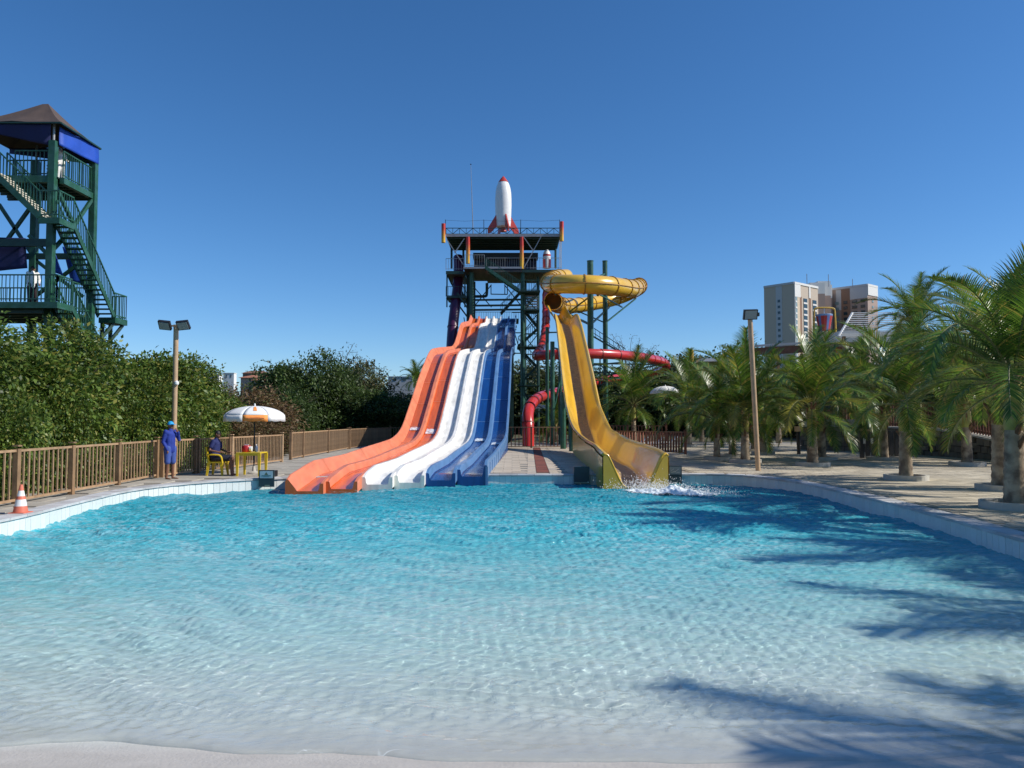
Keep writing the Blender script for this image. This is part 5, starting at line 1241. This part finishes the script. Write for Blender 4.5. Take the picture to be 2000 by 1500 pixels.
for px, tp, d, cr, bh, lab in [
    (-420, 560, 14.0, near_b, 4.8, 'leafy bush well outside the left edge of the picture'),
    (-150, 620, 16.0, near_a, 5.0, 'leafy bush cut by the left edge of the picture'),
    (-10, 624, 17.5, near_b, 4.8, 'tall leafy bush below the left tower at the picture edge'),
    (70, 636, 20.5, near_a, 5.0, 'leafy bush directly under the near post of the left tower'),
    (165, 650, 20.2, near_b, 4.8, 'leafy bush under the right landing of the left tower'),
    (215, 668, 23.5, near_a, 5.0, 'leafy bush just right of the left tower stairs'),
    (292, 654, 24.5, near_b, 4.8, 'bush with a pointed top just left of the double lamp post'),
    (330, 703, 27.5, near_a, 5.0, 'leafy bush behind the double lamp post'),
    (385, 724, 31, near_b, 4.8, 'leafy bush to the right of the double lamp post'),
    (425, 748, 36, near_a, 5.0, 'last low leafy bush left of the brown shrubs')]:
    d = 13.4 * FPX / (1000 - px) + (2 if px > 300 else 0)
    tree('bush', lab, 'bush', px, tp, d, cr, bh, group=gb, sx=1.0)
for px, tp, where in [(-60, 700, 'cut by the picture edge'), (25, 715, 'behind the traffic cone'), (100, 725, 'between the second and third posts'), (170, 735, 'left of the lamp post by two panels'),
                      (230, 745, 'one panel left of the standing person'), (300, 755, 'right behind the standing person'), (350, 765, 'just right of the lamp post'), (400, 775, 'behind the seated man')]:
    tree('low_bush', 'low bush filling in right behind the fence, ' + where, 'bush', px, tp, 11.9 * FPX / (1000 - px), near_b, 4.8, sx=.75, group='low bushes behind the left fence')
for px, tp, d, lab in [(470, 752, 40, 'brown shrub above the white parasol'), (500, 765, 44, 'brown shrub right behind the white parasol'), (447, 800, 34, 'low brown shrub left of the parasol pole'), (520, 815, 36, 'low brown shrub below the parasol'), (480, 842, 33, 'lowest brown shrub behind the fence by the table')]:
    tree('dry_shrub', lab, 'shrub', px, tp, d, brown, 3.7, sx=1.3, group='dry brown shrubs behind the parasol')
for px, tp, d, cr, bh, sx, lab in [
    (588, 694, 56, mid_b, 6.2, .85, 'dense dark tree right of the white parasol, the left and leafiest of its clump'),
    (640, 706, 60, mid_a, 6.7, .85, 'middle tree of the dark clump right of the parasol'),
    (705, 704, 72, olive, 6.2, 1.0, 'olive grey round tree behind the dark clump right of the parasol'),
    (560, 742, 52, mid_a, 6.7, .95, 'dark tree at the left foot of the dark clump'),
    (700, 752, 58, mid_b, 6.2, 1.25, 'low dark tree at the right foot of the dark clump'),
    (765, 768, 62, mid_a, 6.7, 1.3, 'low dark tree left of the orange lanes'),
    (815, 775, 66, mid_b, 6.2, 1.2, 'low dark tree touching the orange lanes'),
    (395, 702, 75, greyc, 4.6, 1.0, 'bare greyish tree top left of the far houses'),
    (340, 688, 60, greyc, 4.6, .9, 'bare greyish tree top behind the double lamp post')]:
    tree('tree', lab, 'tree', px, tp, d, cr, bh, sx=sx)
gb2 = 'trees beyond the slides'
lab2 = {900: 'behind the middle of the white lanes', 960: 'behind the blue lanes', 1035: 'under the tower landing', 1085: 'between the tower and the yellow slide', 1190: 'below the red tube', 1250: 'right of the masts', 1330: 'touching the far end of the red tube', 1400: 'with a round top right of the red tube', 1470: 'behind the right lamp post', 1560: 'below the apartment block corner', 1650: 'below the red striped bucket', 1740: 'below the slatted pyramid roof', 1830: 'behind the tallest dark palm', 1930: 'behind the big palm crowns', 2030: 'at the right picture edge'}
for px, tp, d, cr, bh, sx in [(900, 745, 98, mid_a, 6.7, 1.3), (960, 715, 98, mid_b, 6.2, 1.3), (1035, 705, 97, olive, 6.2, 1.3), (1085, 715, 96, mid_a, 6.7, 1.2), (1190, 722, 96, mid_b, 6.2, 1.3), (1250, 712, 95, mid_a, 6.7, 1.2), (1330, 692, 95, olive, 6.2, 1.15), (1400, 684, 100, mid_b, 6.2, 1.1),
                              (1470, 715, 88, mid_a, 6.7, 1.3), (1560, 712, 80, mid_b, 6.2, 1.3), (1650, 715, 74, mid_a, 6.7, 1.3), (1740, 705, 66, mid_b, 6.2, 1.3), (1830, 690, 60, mid_a, 6.7, 1.2), (1930, 680, 56, mid_b, 6.2, 1.2), (2030, 670, 52, mid_a, 6.7, 1.2)]:
    tree('tree', 'background tree ' + lab2[px], 'tree', px, tp, d, cr, bh, sx=sx, group=gb2)
# far treeline
M_far = leaf_mat('far_treeline_leaves', (.03, .05, .018), (.07, .10, .035), gloss=.6)
rng = np.random.RandomState(9); N = 42000; ang = rng.uniform(-.85, .85, N); r = rng.uniform(126, 240, N)
x = r * np.sin(ang); y = r * np.cos(ang); hz = np.array([hill_z(a, b_) for a, b_ in zip(x, y)])
top = 5.0 + 1.5 * np.sin(ang * 23) + 1.2 * np.sin(ang * 61 + 2)
z = hz + rng.uniform(0, 1, N) ** .7 * top
base = np.stack([x, y, z], 1); out = rng.normal(size=(N, 3)); out /= np.linalg.norm(out, axis=1)[:, None]; s1 = np.cross(out, rng.normal(size=(N, 3))); s1 /= np.linalg.norm(s1, axis=1)[:, None]
L = rng.uniform(.7, 1.4, N)[:, None]
V = np.stack([base, base + out * L * .5 + s1 * L * .4, base + out * L, base + out * L * .5 - s1 * L * .4], 1).reshape(-1, 3)
o = place('far_wood', npmesh('far_wood', V, np.arange(N * 4).reshape(-1, 4), M_far)); o['kind'] = 'stuff'; o['label'] = 'far off belt of woodland along the horizon'; o['category'] = 'wood'
# wispy bamboo tops
def wisp(label, px, py, d, n, h, seed):
    t = thing('bamboo', label, 'bamboo', P(px, 818, d) * 1.0); rs = random.Random(seed); b = MB(); lv = MB()
    p0 = P(px, 760, d)
    for k in range(n):
        tp = P(px + rs.uniform(-45, 45), py + rs.uniform(-4, 30), d); m_ = (p0 + tp) / 2 + Vector((rs.uniform(-.4, .4), 0, .5)); tip = tp + Vector((rs.uniform(-.9, .9), 0, -.15))
        pts = smooth_path([p0 + Vector((rs.uniform(-.8, .8), 0, 0)), m_, tp, tip], .3, 2); b.tube(pts, [.045 * (1 - .8 * i / len(pts)) for i in range(len(pts))], 4)
        for p in pts[len(pts) // 3:]:
            for q in range(3):
                a = p + Vector([rs.uniform(-.3, .3) for _ in range(3)]); v = Vector((rs.uniform(-1, 1), rs.uniform(-1, 1), -.6)).normalized() * .28; s = v.cross(Vector((0, 0, 1))).normalized() * .035
                lv.add([a, a + v * .5 + s, a + v, a + v * .5 - s], [(0, 1, 2, 3)])
    b.build('stems', M_trunk, t, kind='stuff'); lv.build('leaves', LG4, t, kind='stuff')
wisp('thin feathery bamboo tops above the dark clump', 660, 672, 64, 9, 5, 3)
wisp('thin feathery bamboo tops right of the green masts', 1235, 655, 92, 16, 5, 4)
wisp('sparse bamboo tops above the right background trees', 1395, 668, 98, 5, 5, 6)

# ------------------------------------------------------------------ palms
LP = leaf_mat('palm_leaflets', (.036, .095, .012), (.145, .235, .03), gloss=.34, dead=(.30, .25, .05), transl=.38)
LPy = leaf_mat('yellowing_palm_leaflets', (.16, .16, .02), (.34, .30, .05), gloss=.35, transl=.35)
M_rach = mat('frond_stem', (.16, .17, .05), .5, var=.2)
def frond_mesh(L, e0, curl, seed, m, nl=44, lw=.030, ll=.62):
    rs = random.Random(seed); b = MB(); n = 22; pts = []; p = Vector((0, 0, 0)); e = e0; tang = []
    side_bend = rs.uniform(-.12, .12)
    for i in range(n + 1):
        pts.append(p.copy()); t = Vector((math.cos(e), math.sin(e) * 0 + side_bend * i / n, math.sin(e))).normalized(); tang.append(t); p = p + t * L / n; e -= curl / n * (.5 + 1.0 * i / n)
    b.tube(pts, [.028 * (1 - i / (n + 2)) + .004 for i in range(n + 1)], 5)
    b.mi = [0] * len(b.f); b.m = 1
    for k in range(nl):
        f = .14 + .86 * (k + .5) / nl; i = min(n - 1, int(f * n)); q = pts[i].lerp(pts[i + 1], f * n - i); t = tang[i]
        lat = Vector((0, 1, 0)); lat = (lat - t * lat.dot(t)).normalized(); nrm = t.cross(lat) * -1
        if nrm.z < 0: nrm = -nrm
        LL = ll * (math.sin(math.pi * min(1, f * .93 + .05)) ** .55) * rs.uniform(.85, 1.1)
        for s in (-1, 1):
            d = (t * (.45 + .5 * f) + lat * s * (.95 - .35 * f) + nrm * (.25 + rs.uniform(-.12, .12))).normalized(); dr = Vector((0, 0, -1)); segs = 4; pp = q.copy(); vs = []; w_ = lw * rs.uniform(.8, 1.15)
            for j in range(segs + 1):
                wd = w_ * (1 - (j / segs) ** 1.6) + .002; wv = (t - d * t.dot(d)).normalized() * wd
                vs += [pp - wv * .5, pp + wv * .5]; pp = pp + d * LL / segs; d = (d + dr * (.10 + .22 * j / segs) * rs.uniform(.6, 1.3)).normalized()
            b.add(vs, [(2 * j, 2 * j + 1, 2 * j + 3, 2 * j + 2) for j in range(segs)])
    return b.mesh('frond', [M_rach, m])
fronds = []
for e0, cu, se in ((86, 45, 1), (76, 75, 2), (68, 95, 3), (58, 110, 4), (46, 115, 5), (32, 110, 6), (14, 100, 7), (-10, 70, 8)):
    fronds.append((e0, frond_mesh(3.15, rad(e0), rad(cu), se, LP, nl=52, ll=.78, lw=.034), frond_mesh(3.15, rad(e0 - 4), rad(cu + 12), se + 20, LP if se != 6 else LPy, nl=52, ll=.78, lw=.034)))
M_ptr = mat('palm_trunk', (.40, .31, .21), .85, var=.25, vscale=5, bump=.6, bscale=14, c2=(.17, .12, .08), c2scale=4)
M_sheath = mat('green_yellow_leaf_sheath', (.36, .36, .07), .5, var=.25, vscale=4, c2=(.36, .23, .10), c2scale=3)
M_fib = mat('brown_leaf_fibre', (.17, .095, .05), .9, var=.3, vscale=10, bump=.5)
def palm(label, x, y, h, r, size=1.0, n=24, seed=1, planter=1.0, lean=(0, 0), cat='palm', upright=0.0, pz=.16):
    """h: height of the crown base above the deck"""
    rs = random.Random(seed); t = thing('palm_tree', label, cat, (x, y, 0), 'coconut palms')
    tr = MB(); pts = []; rr = []; kk = int(h / .09)
    for i in range(kk + 1):
        f = i / kk; c = Vector((x + lean[0] * f * f, y + lean[1] * f * f, .1 + (h - .1) * f)); ringb = 1.06 if i % 2 else .97
        prof = r * (1.12 - .45 * f) if f < .55 else r * (.88 + .10 * math.sin((f - .55) * 12) - .25 * (f - .55))
        pts.append(c); rr.append(prof * ringb)
    cut = int(kk * .58)
    MB().tube(pts[:cut + 1], rr[:cut + 1], 14).build('trunk', M_ptr, t, smooth=True)
    MB().tube(pts[cut:], [q * 1.03 for q in rr[cut:]], 14).build('leaf_sheaths', M_sheath, t, smooth=True)
    b = MB()
    for k in range(10):                                              # old frond stubs
        a = rs.uniform(0, 6.28); zf = rs.uniform(.45, .98); i = int(zf * kk); p = pts[i]; u = Vector((math.cos(a), math.sin(a), 0)); 
        b.tube([p + u * rr[i] * .6, p + u * (rr[i] * 1.1) + Vector((0, 0, .12)), p + u * (rr[i] * 1.5 + rs.uniform(.0, .1)) + Vector((0, 0, .26))], [.06, .05, .03], 6)
    b.build('frond_stubs', M_fib, t)
    top = pts[-1]
    n = int(n * 1.25)
    for k in range(n):
        f = (k + .5) / n; vi = min(7, int(f * 8)); e0, m1, m2 = fronds[vi]
        a = k * 2.39996 + rs.uniform(-.25, .25); s = size * rs.uniform(.85, 1.12) * (1.0 if vi < 6 else .74)
        o = place('frond', m1 if rs.random() < .62 else m2, t, top - Vector((0, 0, f * .28)) + Vector((math.cos(a), math.sin(a), 0)) * r * .35, (0, -rad(rs.uniform(-8, 8)), a), (s, s, s))
    if planter:
        pl = thing('planter_ring', 'concrete planter ring of the ' + ' '.join(label.split()[:11]), 'planter', (x, y, 0), 'concrete planter rings')
        R_ = .62 * planter
        MB().lathe([(R_, -.01), (R_, pz), (R_ - .09, pz), (R_ - .09, .06)], (x, y, 0), 28, cap=False).build('ring', M_conc, pl, smooth=False)
        MB().lathe([(R_ - .092, .05), (r * .6, .11)], (x, y, 0), 24).build('soil', M_soil, pl)
    return t
palm('nearest palm with green sheathed trunk at the right picture edge', PX(1977, 15.0), 15.0, 2.6, .18, .95, 24, 1, 1.0, lean=(.05, 0))
palm('big high palm crown behind the nearest palm', PX(1950, 18.8), 18.8, 2.85, .18, 1.0, 24, 2, .9)
palm('palm with a clean grey trunk second along the pool edge', PX(1766, 22.0), 22.0, 2.35, .165, .86, 24, 3, .95)
palm('palm in front of the stone wall between the two nearest palms', PX(1886, 28.6), 28.6, 2.5, .17, .95, 22, 4, 1.0)
palm('palm by the dark gate left of the second palm', PX(1724, 32.5), 32.5, 2.3, .17, .95, 22, 5, 1.1)
palm('palm with dark lower trunk right of the single lamp post', PX(1585, 28.5), 28.5, 2.35, .18, .95, 26, 6, 1.0)
palm('pale trunked palm just behind the one right of the lamp post', PX(1603, 32.5), 32.5, 2.1, .17, .9, 20, 7, 1.0)
palm('palm directly left of the single lamp post', PX(1454, 30.6), 30.6, 2.2, .16, .95, 26, 8, 1.0)
palm('palm with a pale trunk second to the left of the single lamp post', PX(1429, 35.0), 35.0, 2.1, .15, .9, 20, 9, .9)
palm('slim palm third to the left of the single lamp post', PX(1399, 32.6), 32.6, 1.9, .13, .85, 20, 10, .9)
palm('palm right behind the single lamp post', PX(1489, 37.5), 37.5, 2.3, .16, .95, 22, 11, .9)
palm('palm peeping between the lamp post and its left neighbour', PX(1472, 41), 41, 2.3, .16, .95, 20, 12, .9)
palm('palm right of the yellow slide behind the reddish fence', PX(1237, 53), 53, 2.9, .17, 1.25, 26, 13, 0)
palm('small palm left of the yellow slide behind the red tube', PX(1085, 58), 58, 1.4, .15, 1.0, 18, 14, 0)
palm('distant palm between the yellow slide palm and the slim palm', PX(1345, 48), 48, 2.7, .16, 1.1, 24, 15, .8)
palm('tall dark palm rising behind the others under open sky', PX(1792, 46), 46, 7.4, .2, 1.15, 26, 16, 0)
palm('palm behind the stone wall near the slatted roof', PX(1680, 42), 42, 3.2, .2, 1.05, 24, 17, 0)
palm('palm behind the stone wall right of the slatted roof', PX(1850, 36), 36, 3.6, .2, 1.15, 22, 18, 0)
palm('palm behind the big crowns at the right edge', PX(1990, 30), 30, 4.4, .2, 1.3, 22, 19, 0)
palm('low palm far back on the paved walk', PX(1370, 56), 56, 2.4, .17, 1.05, 18, 20, 0)
palm('far palm left of the apartment blocks', PX(1520, 52), 52, 2.9, .18, 1.1, 20, 21, 0)
for k, (x, y, h) in enumerate([(13.7, 11.2, 3.0), (13.1, 7.0, 3.1), (11.5, 3.2, 3.5)]):
    palm('palm on the right bank outside the picture shading the water, the %s one' % ('farthest', 'middle', 'nearest')[k], x, y, h, .2, 1.25, 24, 30 + k, 0)
palm('small distant palm above the white house left of the slide', PX(812, 170), 170, 10.2, .3, 1.6, 22, 41, 0)

# ================================================================== BUILDINGS
M_cream = mat('cream_render', (.62, .50, .36), .85, var=.05); M_tanb = mat('tan_render', (.52, .43, .34), .85, var=.05); M_greyb = mat('grey_render', (.52, .51, .51), .85, var=.05)
M_mauve = mat('mauve_brown_render', (.38, .28, .235), .85, var=.05); M_brn = mat('brown_render', (.26, .15, .10), .85); M_wr = mat('white_render', (.72, .71, .68), .8, var=.05); M_win = mat('dark_window_glass', (.03, .05, .06), .1); M_winp = mat('pale_window_glass', (.25, .33, .33), .15)
def block(label, corner, la, lb, zt, faceL, faceR, parL, parR):
    """corner nearest the viewer, la/lb: plan vectors of the left and right face"""
    c = Vector((*corner, 0)); A = Vector((*la, 0)); B = Vector((*lb, 0)); t = thing('apartment_block', label, 'apartment building', c)
    vs = [c, c + A, c + A + B, c + B]; z0 = -1; zb = [(v.x, v.y, z0) for v in vs] + [(v.x, v.y, zt) for v in vs]
    MB().add(zb, [(0, 4, 5, 1), (3, 7, 4, 0), (1, 5, 6, 2), (2, 6, 7, 3), (4, 7, 6, 5)]).build('wall', faceL, t)
    def strip(O, D, u0, u1, za, zb_, m, out, nm='wall_band'):
        n_ = Vector((D.y, -D.x, 0)).normalized() 
        if n_.y > 0: n_ = -n_
        p = O + D * u0; q = O + D * u1; L = (q - p).length; ang = math.atan2(D.y, D.x)
        return MB().box((p + q) / 2 + n_ * (out / 2) + Vector((0, 0, (za + zb_) / 2)), (L, out, zb_ - za), Matrix.Rotation(ang, 3, 'Z')).build(nm, m, t)
    for (u0, u1, za, zb_, m, o_) in parL['bands']: strip(c, A, u0, u1, za, zb_, m, o_)
    for (u0, u1, za, zb_, m, o_) in parR['bands']: strip(c, B, u0, u1, za, zb_, m, o_)
    for (D, par) in ((A, parL), (B, parR)):
        for (u0, u1, m, o_, hh_) in par['win']:
            for k in range(14):
                za = zt - 8.5 - k * 2.95
                f = strip(c, D, u0, u1, za, za + hh_, m, o_, 'window')
            for k in range(14 if par.get('slab') else 0):
                za = zt - 8.5 - k * 2.95; strip(c, D, u0, u1, za - .9, za - .05, M_wr, o_ + .1, 'balcony_slab')
    strip(c, A, 0, 1, zt - .2, zt + .9, M_greyb, .35, 'parapet'); strip(c, B, 0.003, 1, zt - .2, zt + .9, M_wr, .35, 'parapet')
    return t
zt = 69.0
block('nearer tan and mauve apartment block with columns of windows', (140.3, 380), (-10.8, 13), (17.5, 14.5), zt, M_tanb, M_mauve,
      dict(bands=[(.40, .60, 0, zt - .3, M_greyb, .15)], win=[(.46, .54, M_win, .25, 1.3)]),
      dict(bands=[(0.003, .24, zt - 6.5, zt - .3, M_wr, .3), (.003, .10, 0, zt - 6.6, M_wr, .25), (.105, .20, 0, zt - 6.6, M_cream, .28), (.21, .30, 0, zt - 6, M_brn, .1), (.60, .66, zt - 6, zt - .3, M_wr, .3), (.60, .69, 0, zt - 6.1, M_brn, .1)],
           win=[(.02, .085, M_winp, .38, 1.9), (.37, .52, M_win, .2, 1.9), (.76, .92, M_win, .2, 1.9)], slab=True))
t = block('further apartment block with a cream sunlit end wall', (186.0, 400), (-17, 19), (8.5, 7), 71.5, M_mauve, M_cream,
      dict(bands=[(0.003, .36, 65, 71.2, M_greyb, .3), (.36, .55, 0, 71, M_brn, .1), (.55, .66, 60, 71, M_greyb, .15)], win=[(.06, .14, M_win, .4, 1.5), (.22, .32, M_win, .4, 1.5), (.42, .5, M_win, .3, 1.6), (.6, .68, M_winp, .3, 1.6), (.76, .84, M_win, .3, 1.6)]),
      dict(bands=[(0.003, 1, 66.5, 71.2, M_wr, .3)], win=[(.42, .56, M_winp, .2, 1.2)]))
for px0, px1, py, d in ((1583, 1611, 552, 396), (1598, 1622, 549, 402), (1606, 1625, 556, 410)):
    a = P(px0, 575, d); e = P(px1, py, d); MB().box2((a.x, d, 66.5), (e.x, d + 8, e.z)).build('roof_room', M_wr, t); MB().box2((a.x, d, -1), (e.x, d + 8, 66.49)).build('wall', M_mauve, t)
for px, py in ((1576, 535), (1618, 536), (1665, 545)): MB().bar(P(px, 560, 395), P(px, py, 395), .25).build('aerial', M_grey, t)

def house(label, px0, px1, pyb, pyt, d, wall, roof, gable=True, cat='house', nwin=2):
    a = P(px0, pyb, d); e = P(px1, pyt, d); W = e.x - a.x; D = W * .7; h = (e.z - a.z); t = thing('house', label, cat, (a.x + W / 2, d, a.z))
    wh = h * (.6 if gable else .92)
    MB().box2((a.x, d, a.z - 6), (e.x, d + D, a.z + wh)).build('wall', wall, t)
    if gable:
        o = W * .06; z0, z1 = a.z + wh, a.z + h; ym = d + D / 2
        vs = [(a.x - o, d - o, z0), (e.x + o, d - o, z0), (e.x + o, d + D + o, z0), (a.x - o, d + D + o, z0), (a.x + W * .22, ym, z1), (e.x - W * .22, ym, z1)]
        MB().add(vs, [(0, 1, 5, 4), (1, 2, 5), (2, 3, 4, 5), (3, 0, 4), (0, 3, 2, 1)]).build('roof', roof, t)
    else: MB().box2((a.x - .1, d - .1, a.z + wh), (e.x + .1, d + D + .1, a.z + h)).build('parapet', roof, t)
    for k in range(nwin):
        x = a.x + W * (k + .7) / (nwin + .4); MB().box2((x - W * .05, d - .05, a.z + wh * .35), (x + W * .05, d - .001, a.z + wh * .8)).build('window', M_win, t)
M_terra = mat('terracotta_tiles', (.36, .15, .085), .85, var=.2, vscale=3); M_terra2 = mat('brown_roof_tiles', (.20, .105, .07), .85, var=.2)
house('far pinkish house with terracotta roof', 470, 540, 748, 731, 205, mat('pinkish_render', (.50, .33, .26), .85), M_terra)
house('far house with a brown roof above the terracotta one', 474, 520, 738, 723, 215, mat('brown_wall', (.25, .16, .11), .85), M_terra2)
house('small far cream gabled house in front of the terracotta roof', 492, 528, 750, 738, 200, M_cream, M_terra)
house('far white flat roofed house left of the terracotta roofs', 436, 457, 742, 728, 230, M_wr, M_wr, gable=False)
house('small far white house left of the flat roofed one', 403, 428, 740, 731, 235, M_wr, M_wr, gable=False, nwin=1)
house('far orange roofed house touching the dark clump', 522, 556, 747, 735, 212, M_cream, M_terra)
house('far grey walled house left of the orange lanes', 758, 822, 748, 735, 180, M_greyb, M_greyb, gable=False, nwin=3)
house('far white house corner next to the orange lanes', 805, 830, 741, 727, 176, M_wr, M_wr, gable=False, nwin=1)
# low long building with pale roof edge behind the palms
lb = thing('pavilion', 'long low pavilion with a pale roof edge behind the palms', 'pavilion', (26, 62, 0))
a = P(1475, 678, 66); e = P(1665, 664, 60)
MB().bar((a.x, 66, a.z + .1), (e.x, 60, e.z), .18, .18).build('roof_edge', M_wr, lb)
MB().bar((a.x, 66.4, a.z - .35), (e.x, 60.4, e.z - .45), .45, .6).build('roof', M_terra2, lb)
for k in range(5):
    f = k / 4; x = a.x + (e.x - a.x) * f; y = 66 - 6 * f; MB().bar((x, y, -.1), (x, y, a.z - .8), .2).build('post', M_wood2, lb)
w1 = P(1370, 700, 78); MB().box2((w1.x, 78, w1.z - .3), (P(1440, 700, 78).x, 84, w1.z)).build('white_canopy', M_wr, lb)
# slatted pyramid roof
lr = thing('slatted_roof', 'white slatted pyramid roof right of the red striped bucket', 'roof', P(1695, 660, 55))
n = 13
for i in range(n):
    f = i / (n - 1); y_ = 55 + f * 1.6
    l_p = P(1640 + f * 25, 656 - f * 45, 55 + f * 1.6); r_p = P(1790 - f * 25, 656 - f * 45, 55 + f * 1.6)
    MB().bar(l_p, r_p, .10, .05).build('slat', M_wr, lr)
MB().bar(P(1638, 657, 55), P(1665, 611, 56.6), .12).build('edge_beam', M_wr, lr)
for px in (1648, 1780): MB().bar(P(px, 656, 55.4), (P(px, 656, 55.4).x, 55.4, -.1), .2).build('post', M_wood2, lr)
MB().box2(P(1640, 668, 56), P(1790, 658, 60)).build('beam', M_wr, lr)
# tipping bucket
bk = thing('tipping_bucket', 'red and white striped tipping bucket hanging in a yellow arch', 'bucket', P(1610, 640, 60))
M_yb = mat('yellow_pipe', (.55, .33, .04), .45)
arch = smooth_path([P(1590, 690, 60), P(1590, 606, 60), P(1592, 601, 60), P(1628, 601, 60), P(1631, 606, 60), P(1634, 690, 60)], .1, 3)
MB().tube(arch, .07, 8).build('arch', M_yb, bk, smooth=True)
c = P(1610, 648, 60); H = P(1610, 618, 60).z - c.z
rb, rt_ = .38, .62; ns = 16
for k in range(ns):
    a0, a1 = 2 * math.pi * k / ns, 2 * math.pi * (k + 1) / ns
    MB().add([c + Vector((rb * math.cos(a0), rb * math.sin(a0), 0)), c + Vector((rb * math.cos(a1), rb * math.sin(a1), 0)), c + Vector((rt_ * math.cos(a1), rt_ * math.sin(a1), H)), c + Vector((rt_ * math.cos(a0), rt_ * math.sin(a0), H))], [(0, 1, 2, 3)]).build('stripe', mat('bucket_red', (.38, .03, .03), .4) if k % 3 else mat('bucket_blue', (.10, .16, .36), .4), bk)
MB().lathe([(rt_, H), (rt_ * 1.05, H + .1), (rt_ * 1.03, H + .14)], c, 20, cap=False).build('rim', mat('rim_blue', (.14, .25, .45), .4), bk)
MB().lathe([(rb * .98, 0), (.01, .01)], c, 16).build('bucket_base', M_white, bk)
MB().bar(c + Vector((0, 0, H)), P(1610, 602, 60), .05).build('hanger', M_white, bk)
yc = thing('yellow_post', 'short yellow pipe sticking up above the trees right of the red tube', 'post', P(1350, 700, 80)); MB().tube([P(1350, 720, 80), P(1350, 683, 80)], .26, 10).build('pipe', M_yb, yc)
# small parasols and things further back
parasol('small white parasol among the palms right of the yellow slide', (P(1300, 800, 50).x, 50, 0), 1.0, .4, P(1300, 766, 50).z, flap=.12)
parasol('small white parasol glimpsed left of the yellow slide', (P(1049, 800, 62).x, 62, 0), .9, .3, P(1049, 796, 62).z, flap=.1)
# dark gate by the wall
gt = thing('dark_gate', 'dark wooden gate frame with pale tags in front of the stone wall', 'gate', (P(1717, 895, 34).x, 34, 0))
gx0, gx1 = P(1684, 895, 34).x, P(1752, 895, 34).x; zg = P(1700, 842, 34).z
for k in range(7):
    x = gx0 + (gx1 - gx0) * k / 6; MB().box2((x - .09, 33.95, -.01), (x + .09, 34.05, zg)).build('plank', M_black, gt)
MB().box2((gx0 - .05, 33.9, zg), (gx0 + .9, 34.1, zg + .09)).build('lintel', M_tan, gt)
for k in range(3): MB().box2((gx0 + .03 + k * .33, 33.9, zg - .55), (gx0 + .12 + k * .33, 33.94, zg - .3)).build('tag', M_white, gt)
# lamp bollard + white seats behind the right fence
bo = thing('bollard', 'short tan bollard on the shaded walk left of the palm cluster', 'bollard', (P(1560, 880, 38).x, 38, 0)); bx = P(1560, 880, 38).x
MB().tube([(bx, 38, 0), (bx, 38, 1.15)], .09, 10).build('shaft', M_black, bo); MB().box((bx, 38, 1.25), (.3, .25, .25)).build('head', M_tan, bo)
for k, (px, d) in enumerate([(1232, 45), (1262, 44), (1290, 46)]):
    x = PX(px, d); s = thing('sun_lounger', 'white plastic lounger behind the reddish fence, %s' % ('nearest the yellow slide', 'in the middle', 'furthest right')[k], 'lounger', (x, d, 0), 'white loungers behind the reddish fence')
    MB().box((x, d, .36), (1.5, .6, .05)).build('seat', M_white, s); MB().box((x + .75, d, .52), (.55, .6, .04), Matrix.Rotation(rad(-40), 3, 'Y')).build('backrest', M_white, s)
    for sx in (-.65, .65):
        for sy in (-.25, .25): MB().bar((x + sx, d + sy, 0), (x + sx, d + sy, .35), .05).build('leg', M_white, s)
